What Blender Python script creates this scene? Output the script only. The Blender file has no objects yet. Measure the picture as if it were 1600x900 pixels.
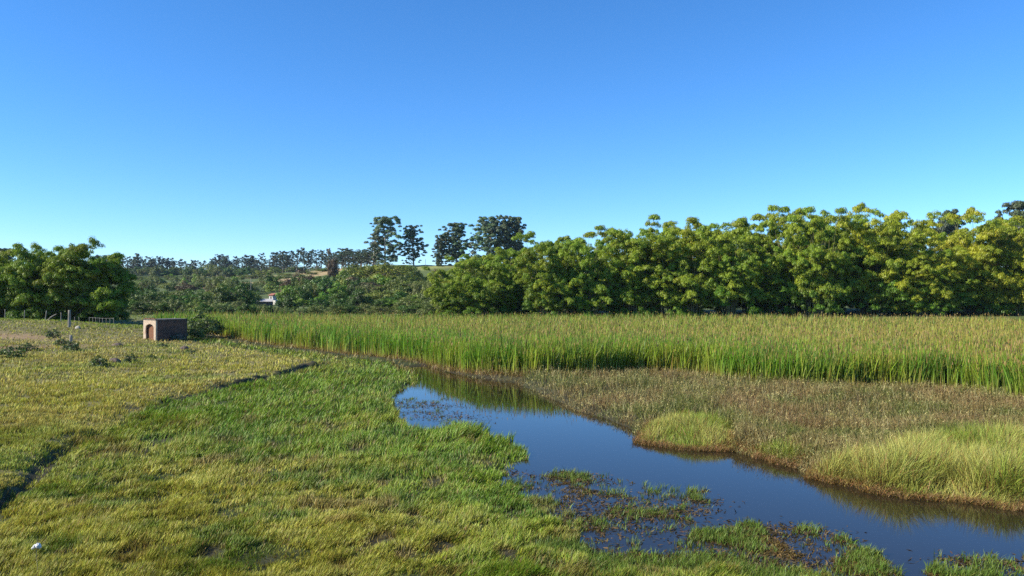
import bpy, bmesh, math, random
import numpy as np
from mathutils import Vector, Matrix

# ------------------------------------------------------------------ camera, sky, sun, exposure
CAMH, F, HOR = 5.5, 1232.0, 460.0
scene = bpy.context.scene
cd = bpy.data.cameras.new('camera'); cam = bpy.data.objects.new('camera', cd)
scene.collection.objects.link(cam); scene.camera = cam
cd.sensor_width = 36; cd.lens = F / 1600 * 36; cd.clip_start = 0.1; cd.clip_end = 20000
cam.location = (0, 0, CAMH)
cam.rotation_euler = (math.radians(90) + math.atan((HOR - 450) / F), 0, 0)

SUN_EL = math.radians(34); SUN_AZ = math.atan2(-0.965, -0.26)      # direction TO the sun in xy: left and a little behind the camera
sun_dir = Vector((-0.965, -0.26, 0)).normalized() * math.cos(SUN_EL) + Vector((0, 0, math.sin(SUN_EL)))
w = bpy.data.worlds.new('World'); scene.world = w; w.use_nodes = True
nt = w.node_tree; nt.nodes.clear()
sky = nt.nodes.new('ShaderNodeTexSky'); sky.sky_type = 'NISHITA'; sky.sun_disc = False
sky.sun_elevation = SUN_EL
sky.sun_rotation = math.atan2(sun_dir.x, sun_dir.y)
sky.altitude = 1500; sky.air_density = 1.0; sky.dust_density = 0.0; sky.ozone_density = 8
hs = nt.nodes.new('ShaderNodeHueSaturation'); hs.inputs['Saturation'].default_value = 1.12; hs.inputs['Hue'].default_value = 0.5
bg = nt.nodes.new('ShaderNodeBackground'); bg.inputs["Strength"].default_value = 0.145
wo = nt.nodes.new('ShaderNodeOutputWorld')
nt.links.new(sky.outputs[0], hs.inputs['Color']); nt.links.new(hs.outputs[0], bg.inputs[0]); nt.links.new(bg.outputs[0], wo.inputs[0])
sl = bpy.data.lights.new('sun', 'SUN'); so = bpy.data.objects.new('sun', sl); scene.collection.objects.link(so)
sl.energy = 5.0; sl.angle = math.radians(0.5); sl.color = (1.0, 0.93, 0.78)
so.rotation_euler = (-sun_dir).to_track_quat('-Z', 'Y').to_euler(); so.location = (0, -10, 60)
vs = scene.view_settings; vs.view_transform = 'Standard'; vs.look = 'None'; vs.gamma = 1; vs.exposure = 0.62; vs.use_curve_mapping = False
scene.cycles.max_bounces = 5; scene.cycles.diffuse_bounces = 2; scene.cycles.glossy_bounces = 3
scene.cycles.transmission_bounces = 3; scene.cycles.transparent_max_bounces = 4
scene.cycles.use_denoising = False
scene.render.use_persistent_data = False

rng = np.random.default_rng(7)
random.seed(7)
COL = scene.collection

# ------------------------------------------------------------------ numpy helpers
def hash2(ix, iy, seed):
    h = (ix.astype(np.int64) * 374761393 + iy.astype(np.int64) * 668265263 + seed * 1442695041) & 0xFFFFFFFF
    h = ((h ^ (h >> 13)) * 1274126177) & 0xFFFFFFFF
    h = h ^ (h >> 16)
    return (h & 0xFFFFFF) / float(0xFFFFFF)

def vnoise(x, y, s, seed=0):
    x = np.asarray(x, float) / s + 1000.0; y = np.asarray(y, float) / s + 1000.0
    ix = np.floor(x); iy = np.floor(y); fx = x - ix; fy = y - iy
    fx = fx * fx * (3 - 2 * fx); fy = fy * fy * (3 - 2 * fy)
    a = hash2(ix, iy, seed); b = hash2(ix + 1, iy, seed); c = hash2(ix, iy + 1, seed); d = hash2(ix + 1, iy + 1, seed)
    return (a * (1 - fx) + b * fx) * (1 - fy) + (c * (1 - fx) + d * fx) * fy

def fbm(x, y, s, seed=0, o=3):
    t = 0; a = 1; n = 0
    for k in range(o):
        t = t + a * vnoise(x, y, s / 2 ** k, seed + 17 * k); n += a; a *= 0.5
    return t / n

def sm(a, b, x):
    t = np.clip((x - a) / (b - a), 0, 1); return t * t * (3 - 2 * t)

def px2w(px, py, z=0.0):
    d = F * (CAMH - z) / (py - HOR); return ((px - 800) / F * d, d)

def poly_sd(x, y, poly):
    """signed distance, negative inside"""
    d2 = np.full(x.shape, 1e18); ins = np.zeros(x.shape, bool)
    n = len(poly)
    for i in range(n):
        ax, ay = poly[i]; bx, by = poly[(i + 1) % n]
        ex, ey = bx - ax, by - ay
        t = np.clip(((x - ax) * ex + (y - ay) * ey) / (ex * ex + ey * ey + 1e-12), 0, 1)
        qx = x - ax - t * ex; qy = y - ay - t * ey
        d2 = np.minimum(d2, qx * qx + qy * qy)
        c = (ay > y) != (by > y)
        if abs(by - ay) > 1e-12:
            ins ^= c & (x < (bx - ax) * (y - ay) / (by - ay) + ax)
    return np.where(ins, -1, 1) * np.sqrt(d2)

def line_d(x, y, pts):
    d2 = np.full(x.shape, 1e18)
    for (ax, ay), (bx, by) in zip(pts[:-1], pts[1:]):
        ex, ey = bx - ax, by - ay
        t = np.clip(((x - ax) * ex + (y - ay) * ey) / (ex * ex + ey * ey + 1e-12), 0, 1)
        d2 = np.minimum(d2, (x - ax - t * ex) ** 2 + (y - ay - t * ey) ** 2)
    return np.sqrt(d2)

W = lambda L, z=0.0: [px2w(a, b, z) for a, b in L]
# water's edge: near/left shore, then round the right end, then the far bank back to the tip
SHORE_L = W([(640, 573), (652, 585), (645, 598), (622, 612), (606, 628), (614, 648), (640, 668), (668, 678), (700, 671), (742, 671),
             (762, 685), (797, 697), (820, 711), (800, 728), (790, 742), (775, 752), (800, 775), (832, 786), (852, 800), (886, 806),
             (888, 822), (862, 835), (850, 850), (868, 866), (900, 874), (980, 884), (1060, 892), (1110, 880), (1150, 895), (1250, 902), (1330, 912), (1420, 925), (1500, 915), (1640, 925)])
SHORE_R = W([(1600, 797), (1550, 790), (1480, 780), (1400, 775), (1330, 760), (1260, 745), (1235, 730), (1180, 715), (1130, 705),
             (1060, 700), (1000, 690), (980, 668), (945, 655), (900, 645), (860, 625), (830, 612), (800, 597), (735, 590), (700, 583), (665, 572)])
WATER = SHORE_L + [(30, 14.3), (70, 14.3), (70, 19), (30, 19.5)] + SHORE_R
BED = W([(292, 521), (350, 530), (430, 541), (520, 551), (600, 560), (655, 566), (700, 581), (740, 588), (840, 594), (930, 592),
         (1000, 588), (1050, 588), (1100, 594), (1200, 606), (1300, 611), (1400, 612), (1500, 618), (1560, 630), (1610, 638), (1800, 648)]) \
      + [(70, 36), (160, 40), (160, 132), (60, 139), (-5, 141), (-45, 146), (-64, 150), (-56, 120)]
UPL = W([(497, 566), (440, 579), (400, 587), (330, 605), (268, 617), (215, 642), (150, 668), (105, 690), (50, 735), (0, 775), (-90, 850)], 0.4) \
    + [(-13, 12), (-120, 10), (-200, 60), (-200, 170), (-75, 150), (-57, 118), (-44, 96)] + W([(350, 537), (430, 548), (480, 556)], 0.4)
SCARP = W([(497, 563), (470, 571), (440, 580), (400, 587), (330, 605), (268, 617)], 0.4)
SCARP2 = W([(112, 684), (75, 712), (50, 735), (0, 775), (-60, 830)], 0.4)
SCARP3 = W([(292, 664), (250, 680), (205, 697), (165, 692)], 0.4)
ISLE = W([(790, 752), (870, 735), (960, 742), (1020, 765), (1105, 765), (1112, 795), (1040, 832), (985, 850), (905, 862), (855, 835), (890, 808), (845, 790)])
T1 = W([(990, 688), (1000, 668), (1060, 655), (1120, 660), (1160, 680), (1150, 702), (1075, 700)], 0.1)
T2 = W([(1150, 704), (1200, 692), (1290, 690), (1285, 712), (1240, 727), (1180, 714)], 0.1)
T3 = W([(1252, 742), (1300, 728), (1365, 722), (1385, 705), (1440, 697), (1600, 690), (1800, 690), (1900, 800), (1600, 793), (1480, 778), (1400, 772), (1330, 757)], 0.1)

AZ = [-900, -200, 200, 400, 520, 600, 700, 800, 1000, 1600, 2500]
RD = [650, 700, 900, 850, 620, 430, 400, 400, 400, 500, 500]
RY = [428, 432, 432, 430, 421, 414, 414, 415, 430, 445, 445]

def terrain(x, y, full=False):
    x = np.asarray(x, float); y = np.asarray(y, float)
    d = np.hypot(x, y); yy = np.maximum(y, 1.0); px = np.clip(800 + F * x / yy, -900, 2500); px = np.where(y < 30, np.clip(px, -900, 2500), px)
    near = (y < 165) & (y > 5)
    wd = np.full(x.shape, 60.0); up = np.full(x.shape, 5.0); bed = np.full(x.shape, 30.0)
    s1 = np.full(x.shape, 50.0); s2 = s1.copy(); s3 = s1.copy()
    if near.any():
        xn, yn = x[near], y[near]
        jx = (fbm(xn, yn, 1.6, 3) - .5) * 1.1; jy = (fbm(xn, yn, 1.6, 5) - .5) * 1.1; j2 = (fbm(xn, yn, 3.0, 7) - .5) * 1.6
        wd[near] = poly_sd(xn + jx * .6, yn + jy, WATER)
        up[near] = -poly_sd(xn + jx * .8, yn + jy * .8 + np.where(yn > 38, j2, 0), UPL)
        bed[near] = poly_sd(xn + jx, yn + jy, BED)
        s1[near] = line_d(xn + jx * .8, yn + jy * .8 + j2, SCARP); s2[near] = line_d(xn + jx * .7, yn + jy * .7, SCARP2) * .95; s3[near] = line_d(xn + jx, yn + jy, SCARP3) * .8
    up = np.where((x < -60) & (y <= 165), np.maximum(up, 2), up)
    right = x > (y - 60) * -0.12 + 0.0
    rb = sm(0, 1, poly_sd_cache(x, y))
    base = 0.07 + 0.16 * (fbm(x, y, .9, 11) - .5) + 0.12 * (fbm(x, y, 5, 12) - .4)
    base = np.where(bed < 0, 0.03, base) + rb * 0.14
    z = np.where(wd > 0, -0.04 + (base + 0.04) * sm(0, 0.7, wd), -0.04 - 0.45 * sm(0, 1.6, -wd))
    # upper pasture with its little cut bank
    st = 0.10 + 0.42 * np.exp(-(s1 / 1.6) ** 2) + 0.28 * np.exp(-(s2 / 1.6) ** 2)
    along = np.maximum(sm(.35, .6, fbm(x, y, 3.0, 61)), (y > 46) * (s1 < 2) * 1.0)
    wid = np.where(np.minimum(s1, s2) < 2.0, 0.22 + .7 * (1 - along), 1.8); wid = np.where(y > 62, 14.0, wid)
    wid = np.where((y > 40) & (y < 62), wid + 1.3 * sm(.40, .62, fbm(x, y, 1.8, 67)), wid)
    ups = sm(-wid * 0.3, wid, up)
    z = z + ups * (0.20 + (0.08 + .07 * (y > 50)) * np.exp(-(np.minimum(s1, s2) / 3.0) ** 2))
    z = z + ups * (0.012 * np.maximum(up, 0) + 0.16 * (fbm(x, y, 2.0, 21) - .5))
    z = z - 0.24 * np.exp(-(s3 / 0.30) ** 2) * (.4 + .6 * along) - 0.12 * np.exp(-(s2 / 0.22) ** 2) - (0.05 + .08 * (y > 50)) * np.exp(-(s1 / 0.45) ** 2) * sm(.2, -.1, up)
    z = np.where((wd > 1.2) & (z < .02) & (d < 139), .02 + .01 * fbm(x, y, .5, 63), z)
    # hump on the left with the dirt road cut into it
    z = z + 2.15 * np.exp(-(((x + 64) / 20) ** 2)) * np.exp(-(((y - 92) / np.where(y < 92, 15, 26)) ** 2)) * (0.85 + 0.3 * fbm(x, y, 9, 31))
    z = z - 0.5 * np.exp(-(((x + 47) / 7) ** 2)) * np.exp(-(((y - 66) / 2.2) ** 2))
    # far land
    zr = CAMH + (HOR - np.interp(px, AZ, RY)) / F * np.interp(px, AZ, RD); dr = np.interp(px, AZ, RD)
    z0 = np.interp(px, [250, 700, 800], [1.3, 1.0, 1.5]); zs = np.where(px > 700, 140, 150) + 0 * d
    t = np.clip((d - 160) / (dr - 160), 0, 1.15)
    far = z0 + (zr - z0) * np.where(t < 1, t ** 1.5, 1 - (t - 1) * 0.35) + (fbm(x, y, 60, 41) - .5) * 3.0 * sm(0.02, 0.3, t) * (1 - sm(.8, 1, t))
    k = sm(142, 158, np.where(y > 0, d, 0) + (fbm(x, y, 12, 43) - .5) * 4)
    z = z * (1 - k) + far * k
    # dam under the camera
    dam = np.interp(y, [-8, -4, 4, 13], [0.3, 3.9, 3.9, 0.1]); dm = sm(14, 12, y) if False else (1 - sm(11.5, 13.5, y))
    z = np.where(y < 13.5, np.maximum(z * (1 - dm) + 0.0, z * (1 - dm) + dm * dam), z)
    if full: return z, wd, up, bed, np.minimum(np.minimum(s1, s2), s3), rb, d, px
    return z

rnd_ = None
RB = W([(665, 570)]) + list(reversed(SHORE_R)) + [(30, 19.5), (70, 19), (160, 30), (160, 40)] + list(reversed(BED[:20]))[0:14]
RBP = list(reversed(SHORE_R)) + [(30, 19.5), (80, 19), (160, 40), (160, 80), (0, 62)]
def poly_sd_cache(x, y):
    r = np.full(x.shape, -1.0); m = (y > 10) & (y < 90)
    if m.any(): r[m] = -poly_sd(x[m], y[m], RBP)
    return r

def mesh_np(name, V, tris=None, quads=None, col=None, smooth=False):
    me = bpy.data.meshes.new(name)
    V = np.ascontiguousarray(V, dtype=np.float32)
    me.vertices.add(len(V)); me.vertices.foreach_set('co', V.ravel())
    parts = []; starts = []; off = 0
    if tris is not None and len(tris):
        t = np.asarray(tris, np.int32); parts.append(t.ravel()); starts.append(np.arange(len(t), dtype=np.int32) * 3); off = t.size
    if quads is not None and len(quads):
        q = np.asarray(quads, np.int32); parts.append(q.ravel()); starts.append(off + np.arange(len(q), dtype=np.int32) * 4)
    loops = np.concatenate(parts); st = np.concatenate(starts)
    me.loops.add(len(loops)); me.loops.foreach_set('vertex_index', loops)
    me.polygons.add(len(st)); me.polygons.foreach_set('loop_start', st)
    if smooth: me.polygons.foreach_set('use_smooth', np.ones(len(st), bool))
    if col is not None:
        a = me.attributes.new('Col', 'FLOAT_COLOR', 'POINT')
        c = np.ones((len(V), 4), np.float32); c[:, :3] = col; a.data.foreach_set('color', c.ravel())
    me.update(); me.validate()
    return me

def link(name, me, mat=None, parent=None):
    o = bpy.data.objects.new(name, me); COL.objects.link(o)
    if mat is not None and me is not None and not me.materials: me.materials.append(mat)
    if parent: o.parent = parent
    return o

def tag(o, label=None, cat=None, group=None, kind=None):
    if label: o['label'] = label
    if cat: o['category'] = cat
    if group: o['group'] = group
    if kind: o['kind'] = kind
    return o

def S(r, g, b):
    f = lambda c: (c / 255 / 12.92) if c / 255 <= 0.04045 else ((c / 255 + 0.055) / 1.055) ** 2.4
    return np.array([f(r), f(g), f(b)])

def nrm(v): return v / (np.linalg.norm(v, axis=-1, keepdims=True) + 1e-9)

# ------------------------------------------------------------------ materials
def new_mat(name):
    m = bpy.data.materials.new(name); m.use_nodes = True; n = m.node_tree; n.nodes.clear()
    return m, n, n.nodes.new('ShaderNodeOutputMaterial')

def leaf_mat(name, trans=0.25, gloss=0.04, rough=0.5, vary=0.0):
    m, n, out = new_mat(name)
    at = n.nodes.new('ShaderNodeAttribute'); at.attribute_name = 'Col'
    src = at.outputs['Color']
    if vary:
        oi = n.nodes.new('ShaderNodeObjectInfo'); h = n.nodes.new('ShaderNodeHueSaturation')
        mr = n.nodes.new('ShaderNodeMapRange'); mr.inputs['To Min'].default_value = 1 - vary; mr.inputs['To Max'].default_value = 1 + vary
        n.links.new(oi.outputs['Random'], mr.inputs['Value']); n.links.new(mr.outputs[0], h.inputs['Value'])
        m2 = n.nodes.new('ShaderNodeMapRange'); m2.inputs['To Min'].default_value = 0.5 - vary * .06; m2.inputs['To Max'].default_value = 0.5 + vary * .06
        fr = n.nodes.new('ShaderNodeMath'); fr.operation = 'FRACT'; mu = n.nodes.new('ShaderNodeMath'); mu.operation = 'MULTIPLY'; mu.inputs[1].default_value = 7.31
        n.links.new(oi.outputs['Random'], mu.inputs[0]); n.links.new(mu.outputs[0], fr.inputs[0]); n.links.new(fr.outputs[0], m2.inputs['Value'])
        n.links.new(m2.outputs[0], h.inputs['Hue']); n.links.new(src, h.inputs['Color']); src = h.outputs[0]
    df = n.nodes.new('ShaderNodeBsdfDiffuse'); tr = n.nodes.new('ShaderNodeBsdfTranslucent'); gl = n.nodes.new('ShaderNodeBsdfGlossy')
    gl.inputs['Roughness'].default_value = rough; gl.inputs['Color'].default_value = (1, 1, 1, 1)
    m1 = n.nodes.new('ShaderNodeMixShader'); m1.inputs[0].default_value = trans
    mx = n.nodes.new('ShaderNodeMixShader'); mx.inputs[0].default_value = gloss
    n.links.new(src, df.inputs[0]); n.links.new(src, tr.inputs[0])
    n.links.new(df.outputs[0], m1.inputs[1]); n.links.new(tr.outputs[0], m1.inputs[2])
    n.links.new(m1.outputs[0], mx.inputs[1]); n.links.new(gl.outputs[0], mx.inputs[2]); n.links.new(mx.outputs[0], out.inputs[0])
    return m

def rough_mat(name, c1, c2, scale=4, rough=0.9, bump=0.3, c3=None, stretch=(1, 1, 1)):
    m, n, out = new_mat(name)
    p = n.nodes.new('ShaderNodeBsdfPrincipled'); p.inputs['Roughness'].default_value = rough
    tc = n.nodes.new('ShaderNodeTexCoord'); mp = n.nodes.new('ShaderNodeMapping'); mp.inputs['Scale'].default_value = stretch
    ns = n.nodes.new('ShaderNodeTexNoise'); ns.inputs['Scale'].default_value = scale; ns.inputs['Detail'].default_value = 8; ns.inputs['Roughness'].default_value = .65
    cr = n.nodes.new('ShaderNodeValToRGB'); e = cr.color_ramp.elements
    e[0].position = .35; e[0].color = (*c1, 1); e[1].position = .65; e[1].color = (*c2, 1)
    if c3 is not None: k = e.new(.5); k.color = (*c3, 1)
    bm = n.nodes.new('ShaderNodeBump'); bm.inputs['Strength'].default_value = bump; bm.inputs['Distance'].default_value = .05
    n.links.new(tc.outputs['Object'], mp.inputs[0]); n.links.new(mp.outputs[0], ns.inputs['Vector']); n.links.new(ns.outputs[0], cr.inputs[0])
    n.links.new(cr.outputs[0], p.inputs['Base Color']); n.links.new(ns.outputs[0], bm.inputs['Height']); n.links.new(bm.outputs[0], p.inputs['Normal'])
    n.links.new(p.outputs[0], out.inputs[0]); return m

M_GRASS = leaf_mat('grass_blades', .25, .02, .5)
M_REED = leaf_mat('reed_leaves', .38, .02, .45)
M_LEAF = leaf_mat('tree_leaves', .20, .025, .45, vary=.30)
M_BAMB = leaf_mat('bamboo_leaves', .36, .02, .45, vary=.14)
M_BARK = rough_mat('bark', (.10, .08, .06), (.30, .26, .21), 2.0, stretch=(1, 1, .3))
M_PALEBARK = rough_mat('pale_bark', (.22, .19, .16), (.50, .46, .40), 1.5, stretch=(1, 1, .2))
M_CULM = rough_mat('bamboo_culms', (.10, .11, .04), (.24, .20, .10), 1.2)

def ground_mat():
    m, n, out = new_mat('ground_soil')
    p = n.nodes.new('ShaderNodeBsdfPrincipled'); p.inputs['Roughness'].default_value = .95; p.inputs['Specular IOR Level'].default_value = .2
    at = n.nodes.new('ShaderNodeAttribute'); at.attribute_name = 'Col'
    tc = n.nodes.new('ShaderNodeTexCoord')
    a = n.nodes.new('ShaderNodeTexNoise'); a.inputs['Scale'].default_value = 2.5; a.inputs['Detail'].default_value = 10; a.inputs['Roughness'].default_value = .75
    b = n.nodes.new('ShaderNodeTexNoise'); b.inputs['Scale'].default_value = 0.12; b.inputs['Detail'].default_value = 6
    for k in (a, b): n.links.new(tc.outputs['Object'], k.inputs['Vector'])
    r = n.nodes.new('ShaderNodeMapRange'); r.inputs['From Min'].default_value = .3; r.inputs['From Max'].default_value = .7; r.inputs['To Min'].default_value = .55; r.inputs['To Max'].default_value = 1.45
    r2 = n.nodes.new('ShaderNodeMapRange'); r2.inputs['From Min'].default_value = .3; r2.inputs['From Max'].default_value = .7; r2.inputs['To Min'].default_value = .8; r2.inputs['To Max'].default_value = 1.2
    mu = n.nodes.new('ShaderNodeMath'); mu.operation = 'MULTIPLY'
    vm = n.nodes.new('ShaderNodeVectorMath'); vm.operation = 'SCALE'
    n.links.new(a.outputs[0], r.inputs[0]); n.links.new(b.outputs[0], r2.inputs[0]); n.links.new(r.outputs[0], mu.inputs[0]); n.links.new(r2.outputs[0], mu.inputs[1])
    n.links.new(at.outputs['Color'], vm.inputs[0]); n.links.new(mu.outputs[0], vm.inputs['Scale']); n.links.new(vm.outputs[0], p.inputs['Base Color'])
    bp = n.nodes.new('ShaderNodeBump'); bp.inputs['Strength'].default_value = .6; bp.inputs['Distance'].default_value = .08
    n.links.new(a.outputs[0], bp.inputs['Height']); n.links.new(bp.outputs[0], p.inputs['Normal']); n.links.new(p.outputs[0], out.inputs[0])
    return m

def water_mat():
    m, n, out = new_mat('pond_water')
    p = n.nodes.new('ShaderNodeBsdfPrincipled'); p.inputs['Base Color'].default_value = (.022, .017, .009, 1)
    p.inputs['Roughness'].default_value = .015; p.inputs['IOR'].default_value = 1.31
    tc = n.nodes.new('ShaderNodeTexCoord'); mp = n.nodes.new('ShaderNodeMapping'); mp.inputs['Scale'].default_value = (1, 1.6, 1)
    a = n.nodes.new('ShaderNodeTexNoise'); a.inputs['Scale'].default_value = 5.5; a.inputs['Detail'].default_value = 3
    b = n.nodes.new('ShaderNodeTexNoise'); b.inputs['Scale'].default_value = 0.25; b.inputs['Detail'].default_value = 2
    mu = n.nodes.new('ShaderNodeMath'); mu.operation = 'MULTIPLY'
    mr = n.nodes.new('ShaderNodeMapRange'); mr.inputs['From Min'].default_value = .4; mr.inputs['From Max'].default_value = .65; mr.inputs['To Min'].default_value = .15; mr.inputs['To Max'].default_value = 1
    bp = n.nodes.new('ShaderNodeBump'); bp.inputs['Strength'].default_value = .05; bp.inputs['Distance'].default_value = .02
    n.links.new(tc.outputs['Object'], mp.inputs[0]); n.links.new(mp.outputs[0], a.inputs['Vector']); n.links.new(tc.outputs['Object'], b.inputs['Vector'])
    n.links.new(b.outputs[0], mr.inputs[0]); n.links.new(a.outputs[0], mu.inputs[0]); n.links.new(mr.outputs[0], mu.inputs[1])
    n.links.new(mu.outputs[0], bp.inputs['Height']); n.links.new(bp.outputs[0], p.inputs['Normal']); n.links.new(p.outputs[0], out.inputs[0])
    return m

# ------------------------------------------------------------------ ground and water
HOLES = [(595, 845, 26, 1), (205, 862, 34, .7), (630, 868, 22, .9), (690, 855, 24, 1), (790, 862, 26, 1), (345, 690, 20, .7), (400, 740, 15, .7), (510, 740, 16, .7), (645, 800, 16, 1), (315, 725, 22, .7),
         (190, 695, 16, 1), (600, 755, 18, .8), (680, 752, 22, .8), (470, 785, 14, .8), (330, 860, 22, .8), (120, 790, 26, .6), (750, 722, 30, .6), (730, 690, 22, .8), (560, 700, 26, .7), (520, 672, 22, .6), (500, 583, 14, .8), (455, 640, 14, .6),
         (250, 795, 16, .6), (420, 875, 20, .7), (530, 885, 20, .8), (850, 880, 34, 1), (930, 890, 34, .8), (1010, 895, 30, .8), (1200, 895, 40, .7), (90, 870, 18, .6), (335, 560, 14, .5), (210, 640, 18, .5), (60, 640, 20, .5), (280, 580, 12, .5)]
def holes(x, y):
    r = np.zeros(x.shape); wob = 1 + .9 * (fbm(x, y, .8, 71) - .5)
    for a, b, c, k in HOLES:
        cx, cy = px2w(a, b, .1); rr = c / F * cy; r = np.maximum(r, k * sm(1.15, .45, np.sqrt((x - cx) ** 2 + ((y - cy) / 1.7) ** 2) / (rr * wob)))
    return r
def axis(segs):
    out = []
    for a, b, s in segs: out.append(np.arange(a, b, s))
    return np.concatenate(out)
def geo(a, b, s, g):
    r = [a]
    while abs(r[-1]) < abs(b): r.append(r[-1] + (s if a >= 0 else -s)); s *= g
    return np.array(r)
xr = geo(25, 5000, .3, 1.03); gx = np.unique(np.concatenate([-xr, np.arange(-25, 25, .17), xr]))
yr = geo(65, 6000, .3, 1.022); gy = np.unique(np.concatenate([-geo(5, 900, 2, 1.3), np.arange(-5, 12, .8), np.arange(12, 65, .18), yr]))
X, Y = np.meshgrid(gx, gy); sh = X.shape
Z, wd, up, bed, sc, rb, dd, ppx = [a.reshape(sh) for a in terrain(X.ravel(), Y.ravel(), True)]
mud = np.array([.045, .036, .024]); marsh = np.array([.050, .060, .020]); past = np.array([.17, .15, .06]); dirt = np.array([.28, .18, .10])
olive = np.array([.10, .13, .04]); tan = np.array([.34, .25, .12]); brightg = np.array([.09, .12, .035])
def mix(a, b, t): return a * (1 - t[..., None]) + b * t[..., None]
c = np.broadcast_to(marsh, sh + (3,)).copy()
c = mix(c, past, sm(0, .6, up)); c = mix(c, mud, np.maximum(sm(.6, .1, wd), np.maximum(sm(1.2, .2, bed), np.exp(-(sc / .30) ** 2) * .9)))
c = mix(c, mud * 1.4, rb * .8); nearm = (Y < 60) & (Y > 12) & (np.abs(X) < 25); hh_ = np.zeros(sh); hh_[nearm] = holes(X[nearm], Y[nearm]); c = mix(c, mud * 1.1, hh_ * .8)
road = 1.2 * np.exp(-((Y - 73 - 0.5 * (X + 44)) / 2.2) ** 2) * np.exp(-((X + 45) / 5.0) ** 2) + np.exp(-((Y - 80 - 0.06 * (X + 60)) / 2.4) ** 2) * sm(-43, -50, X) + np.exp(-((Y - 71 + .3 * (X + 46)) / 1.6) ** 2) * np.exp(-((X + 46) / 3.5) ** 2)
c = mix(c, dirt, np.clip(road * (fbm(X, Y, 2.5, 77) * 1.6), 0, .75))
k = sm(145, 160, dd) * (Y > 0)
fc = np.broadcast_to(olive, sh + (3,)).copy()
fc = mix(fc, tan, sm(.48, .60, fbm(X, Y, 70, 51)) * sm(220, 300, dd))
fc = mix(fc, brightg, sm(.52, .62, fbm(X, Y, 90, 57)) * sm(200, 300, dd))
fc = mix(fc, np.array([.24, .26, .09]), sm(370, 395, dd) * (ppx > 600) * 1.0)
c = mix(c, fc, k)
ny, nx = sh
idx = np.arange(ny * nx).reshape(ny, nx)
quads = np.stack([idx[:-1, :-1].ravel(), idx[:-1, 1:].ravel(), idx[1:, 1:].ravel(), idx[1:, :-1].ravel()], 1)
g = link('ground', mesh_np('ground', np.stack([X.ravel(), Y.ravel(), Z.ravel()], 1), quads=quads, col=c.reshape(-1, 3), smooth=True), ground_mat())
tag(g, kind='structure')
wv = np.array([(-30, 12.5, 0), (75, 12.5, 0), (75, 62, 0), (-30, 62, 0)], float)
wo_ = link('water', mesh_np('water', wv, quads=[(0, 1, 2, 3)]), water_mat()); tag(wo_, kind='structure')

# ------------------------------------------------------------------ blades
def blades(P, h, wdt, lean, K=2, cb=None, ct=None, cm=None, taper=0.7, yaw=None):
    """P (N,3) roots, h lengths, lean (N,2) sideways reach per unit length; ribbons of K segments ending in a point"""
    N = len(P); yaw = rng.uniform(0, math.pi, N) if yaw is None else yaw
    side = np.stack([np.cos(yaw), np.sin(yaw), np.zeros(N)], 1) * (wdt * .5)[:, None]
    ll = np.linalg.norm(lean, axis=1)
    V = np.empty((N, 2 * K + 1, 3), np.float32); C = np.empty((N, 2 * K + 1, 3), np.float32)
    for k in range(K + 1):
        t = k / K
        off = np.zeros((N, 3)); off[:, :2] = lean * (h * t ** 1.6)[:, None]
        off[:, 2] = h * t * np.sqrt(np.clip(1 - (ll * t ** .6) ** 2 * .8, .08, 1))
        q = P + off; wk = 1 - t ** 2 * taper
        col = cb * (1 - t) + ct * t if cm is None else (cb * (1 - 2 * t) + cm * 2 * t if t < .5 else cm * (2 - 2 * t) + ct * (2 * t - 1))
        if k < K:
            V[:, 2 * k] = q - side * wk; V[:, 2 * k + 1] = q + side * wk; C[:, 2 * k] = col; C[:, 2 * k + 1] = col
        else:
            V[:, 2 * K] = q; C[:, 2 * K] = col
    b = (np.arange(N) * (2 * K + 1))[:, None]
    T = []
    for k in range(K - 1):
        o = 2 * k; T += [b + [o, o + 1, o + 3], b + [o, o + 3, o + 2]]
    o = 2 * (K - 1); T.append(b + [o, o + 1, o + 2])
    return V.reshape(-1, 3), np.concatenate(T), C.reshape(-1, 3) * np.array([1.04, 1.04, .66])

class Acc:
    def __init__(s): s.V = []; s.T = []; s.C = []; s.n = 0
    def add(s, V, T, C):
        s.V.append(V); s.T.append(T + s.n); s.C.append(C); s.n += len(V)
    def mesh(s, name): return mesh_np(name, np.concatenate(s.V), tris=np.concatenate(s.T), col=np.concatenate(s.C))

def screen_samples(n, x0, x1, y0, y1, z=0.1):
    px = rng.uniform(x0, x1, n); py = rng.uniform(y0, y1, n)
    d = F * (CAMH - z) / (py - HOR); return (px - 800) / F * d, d

def jit(col, n, v=.18, hue=.06):
    c = np.broadcast_to(col, (n, 3)) * (1 + rng.normal(0, v, (n, 1))); c = c * (1 + rng.normal(0, hue, (n, 3)))
    return np.clip(c, .004, .9)

def lerpc(a, b, t): return a * (1 - t[:, None]) + b * t[:, None]

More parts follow.
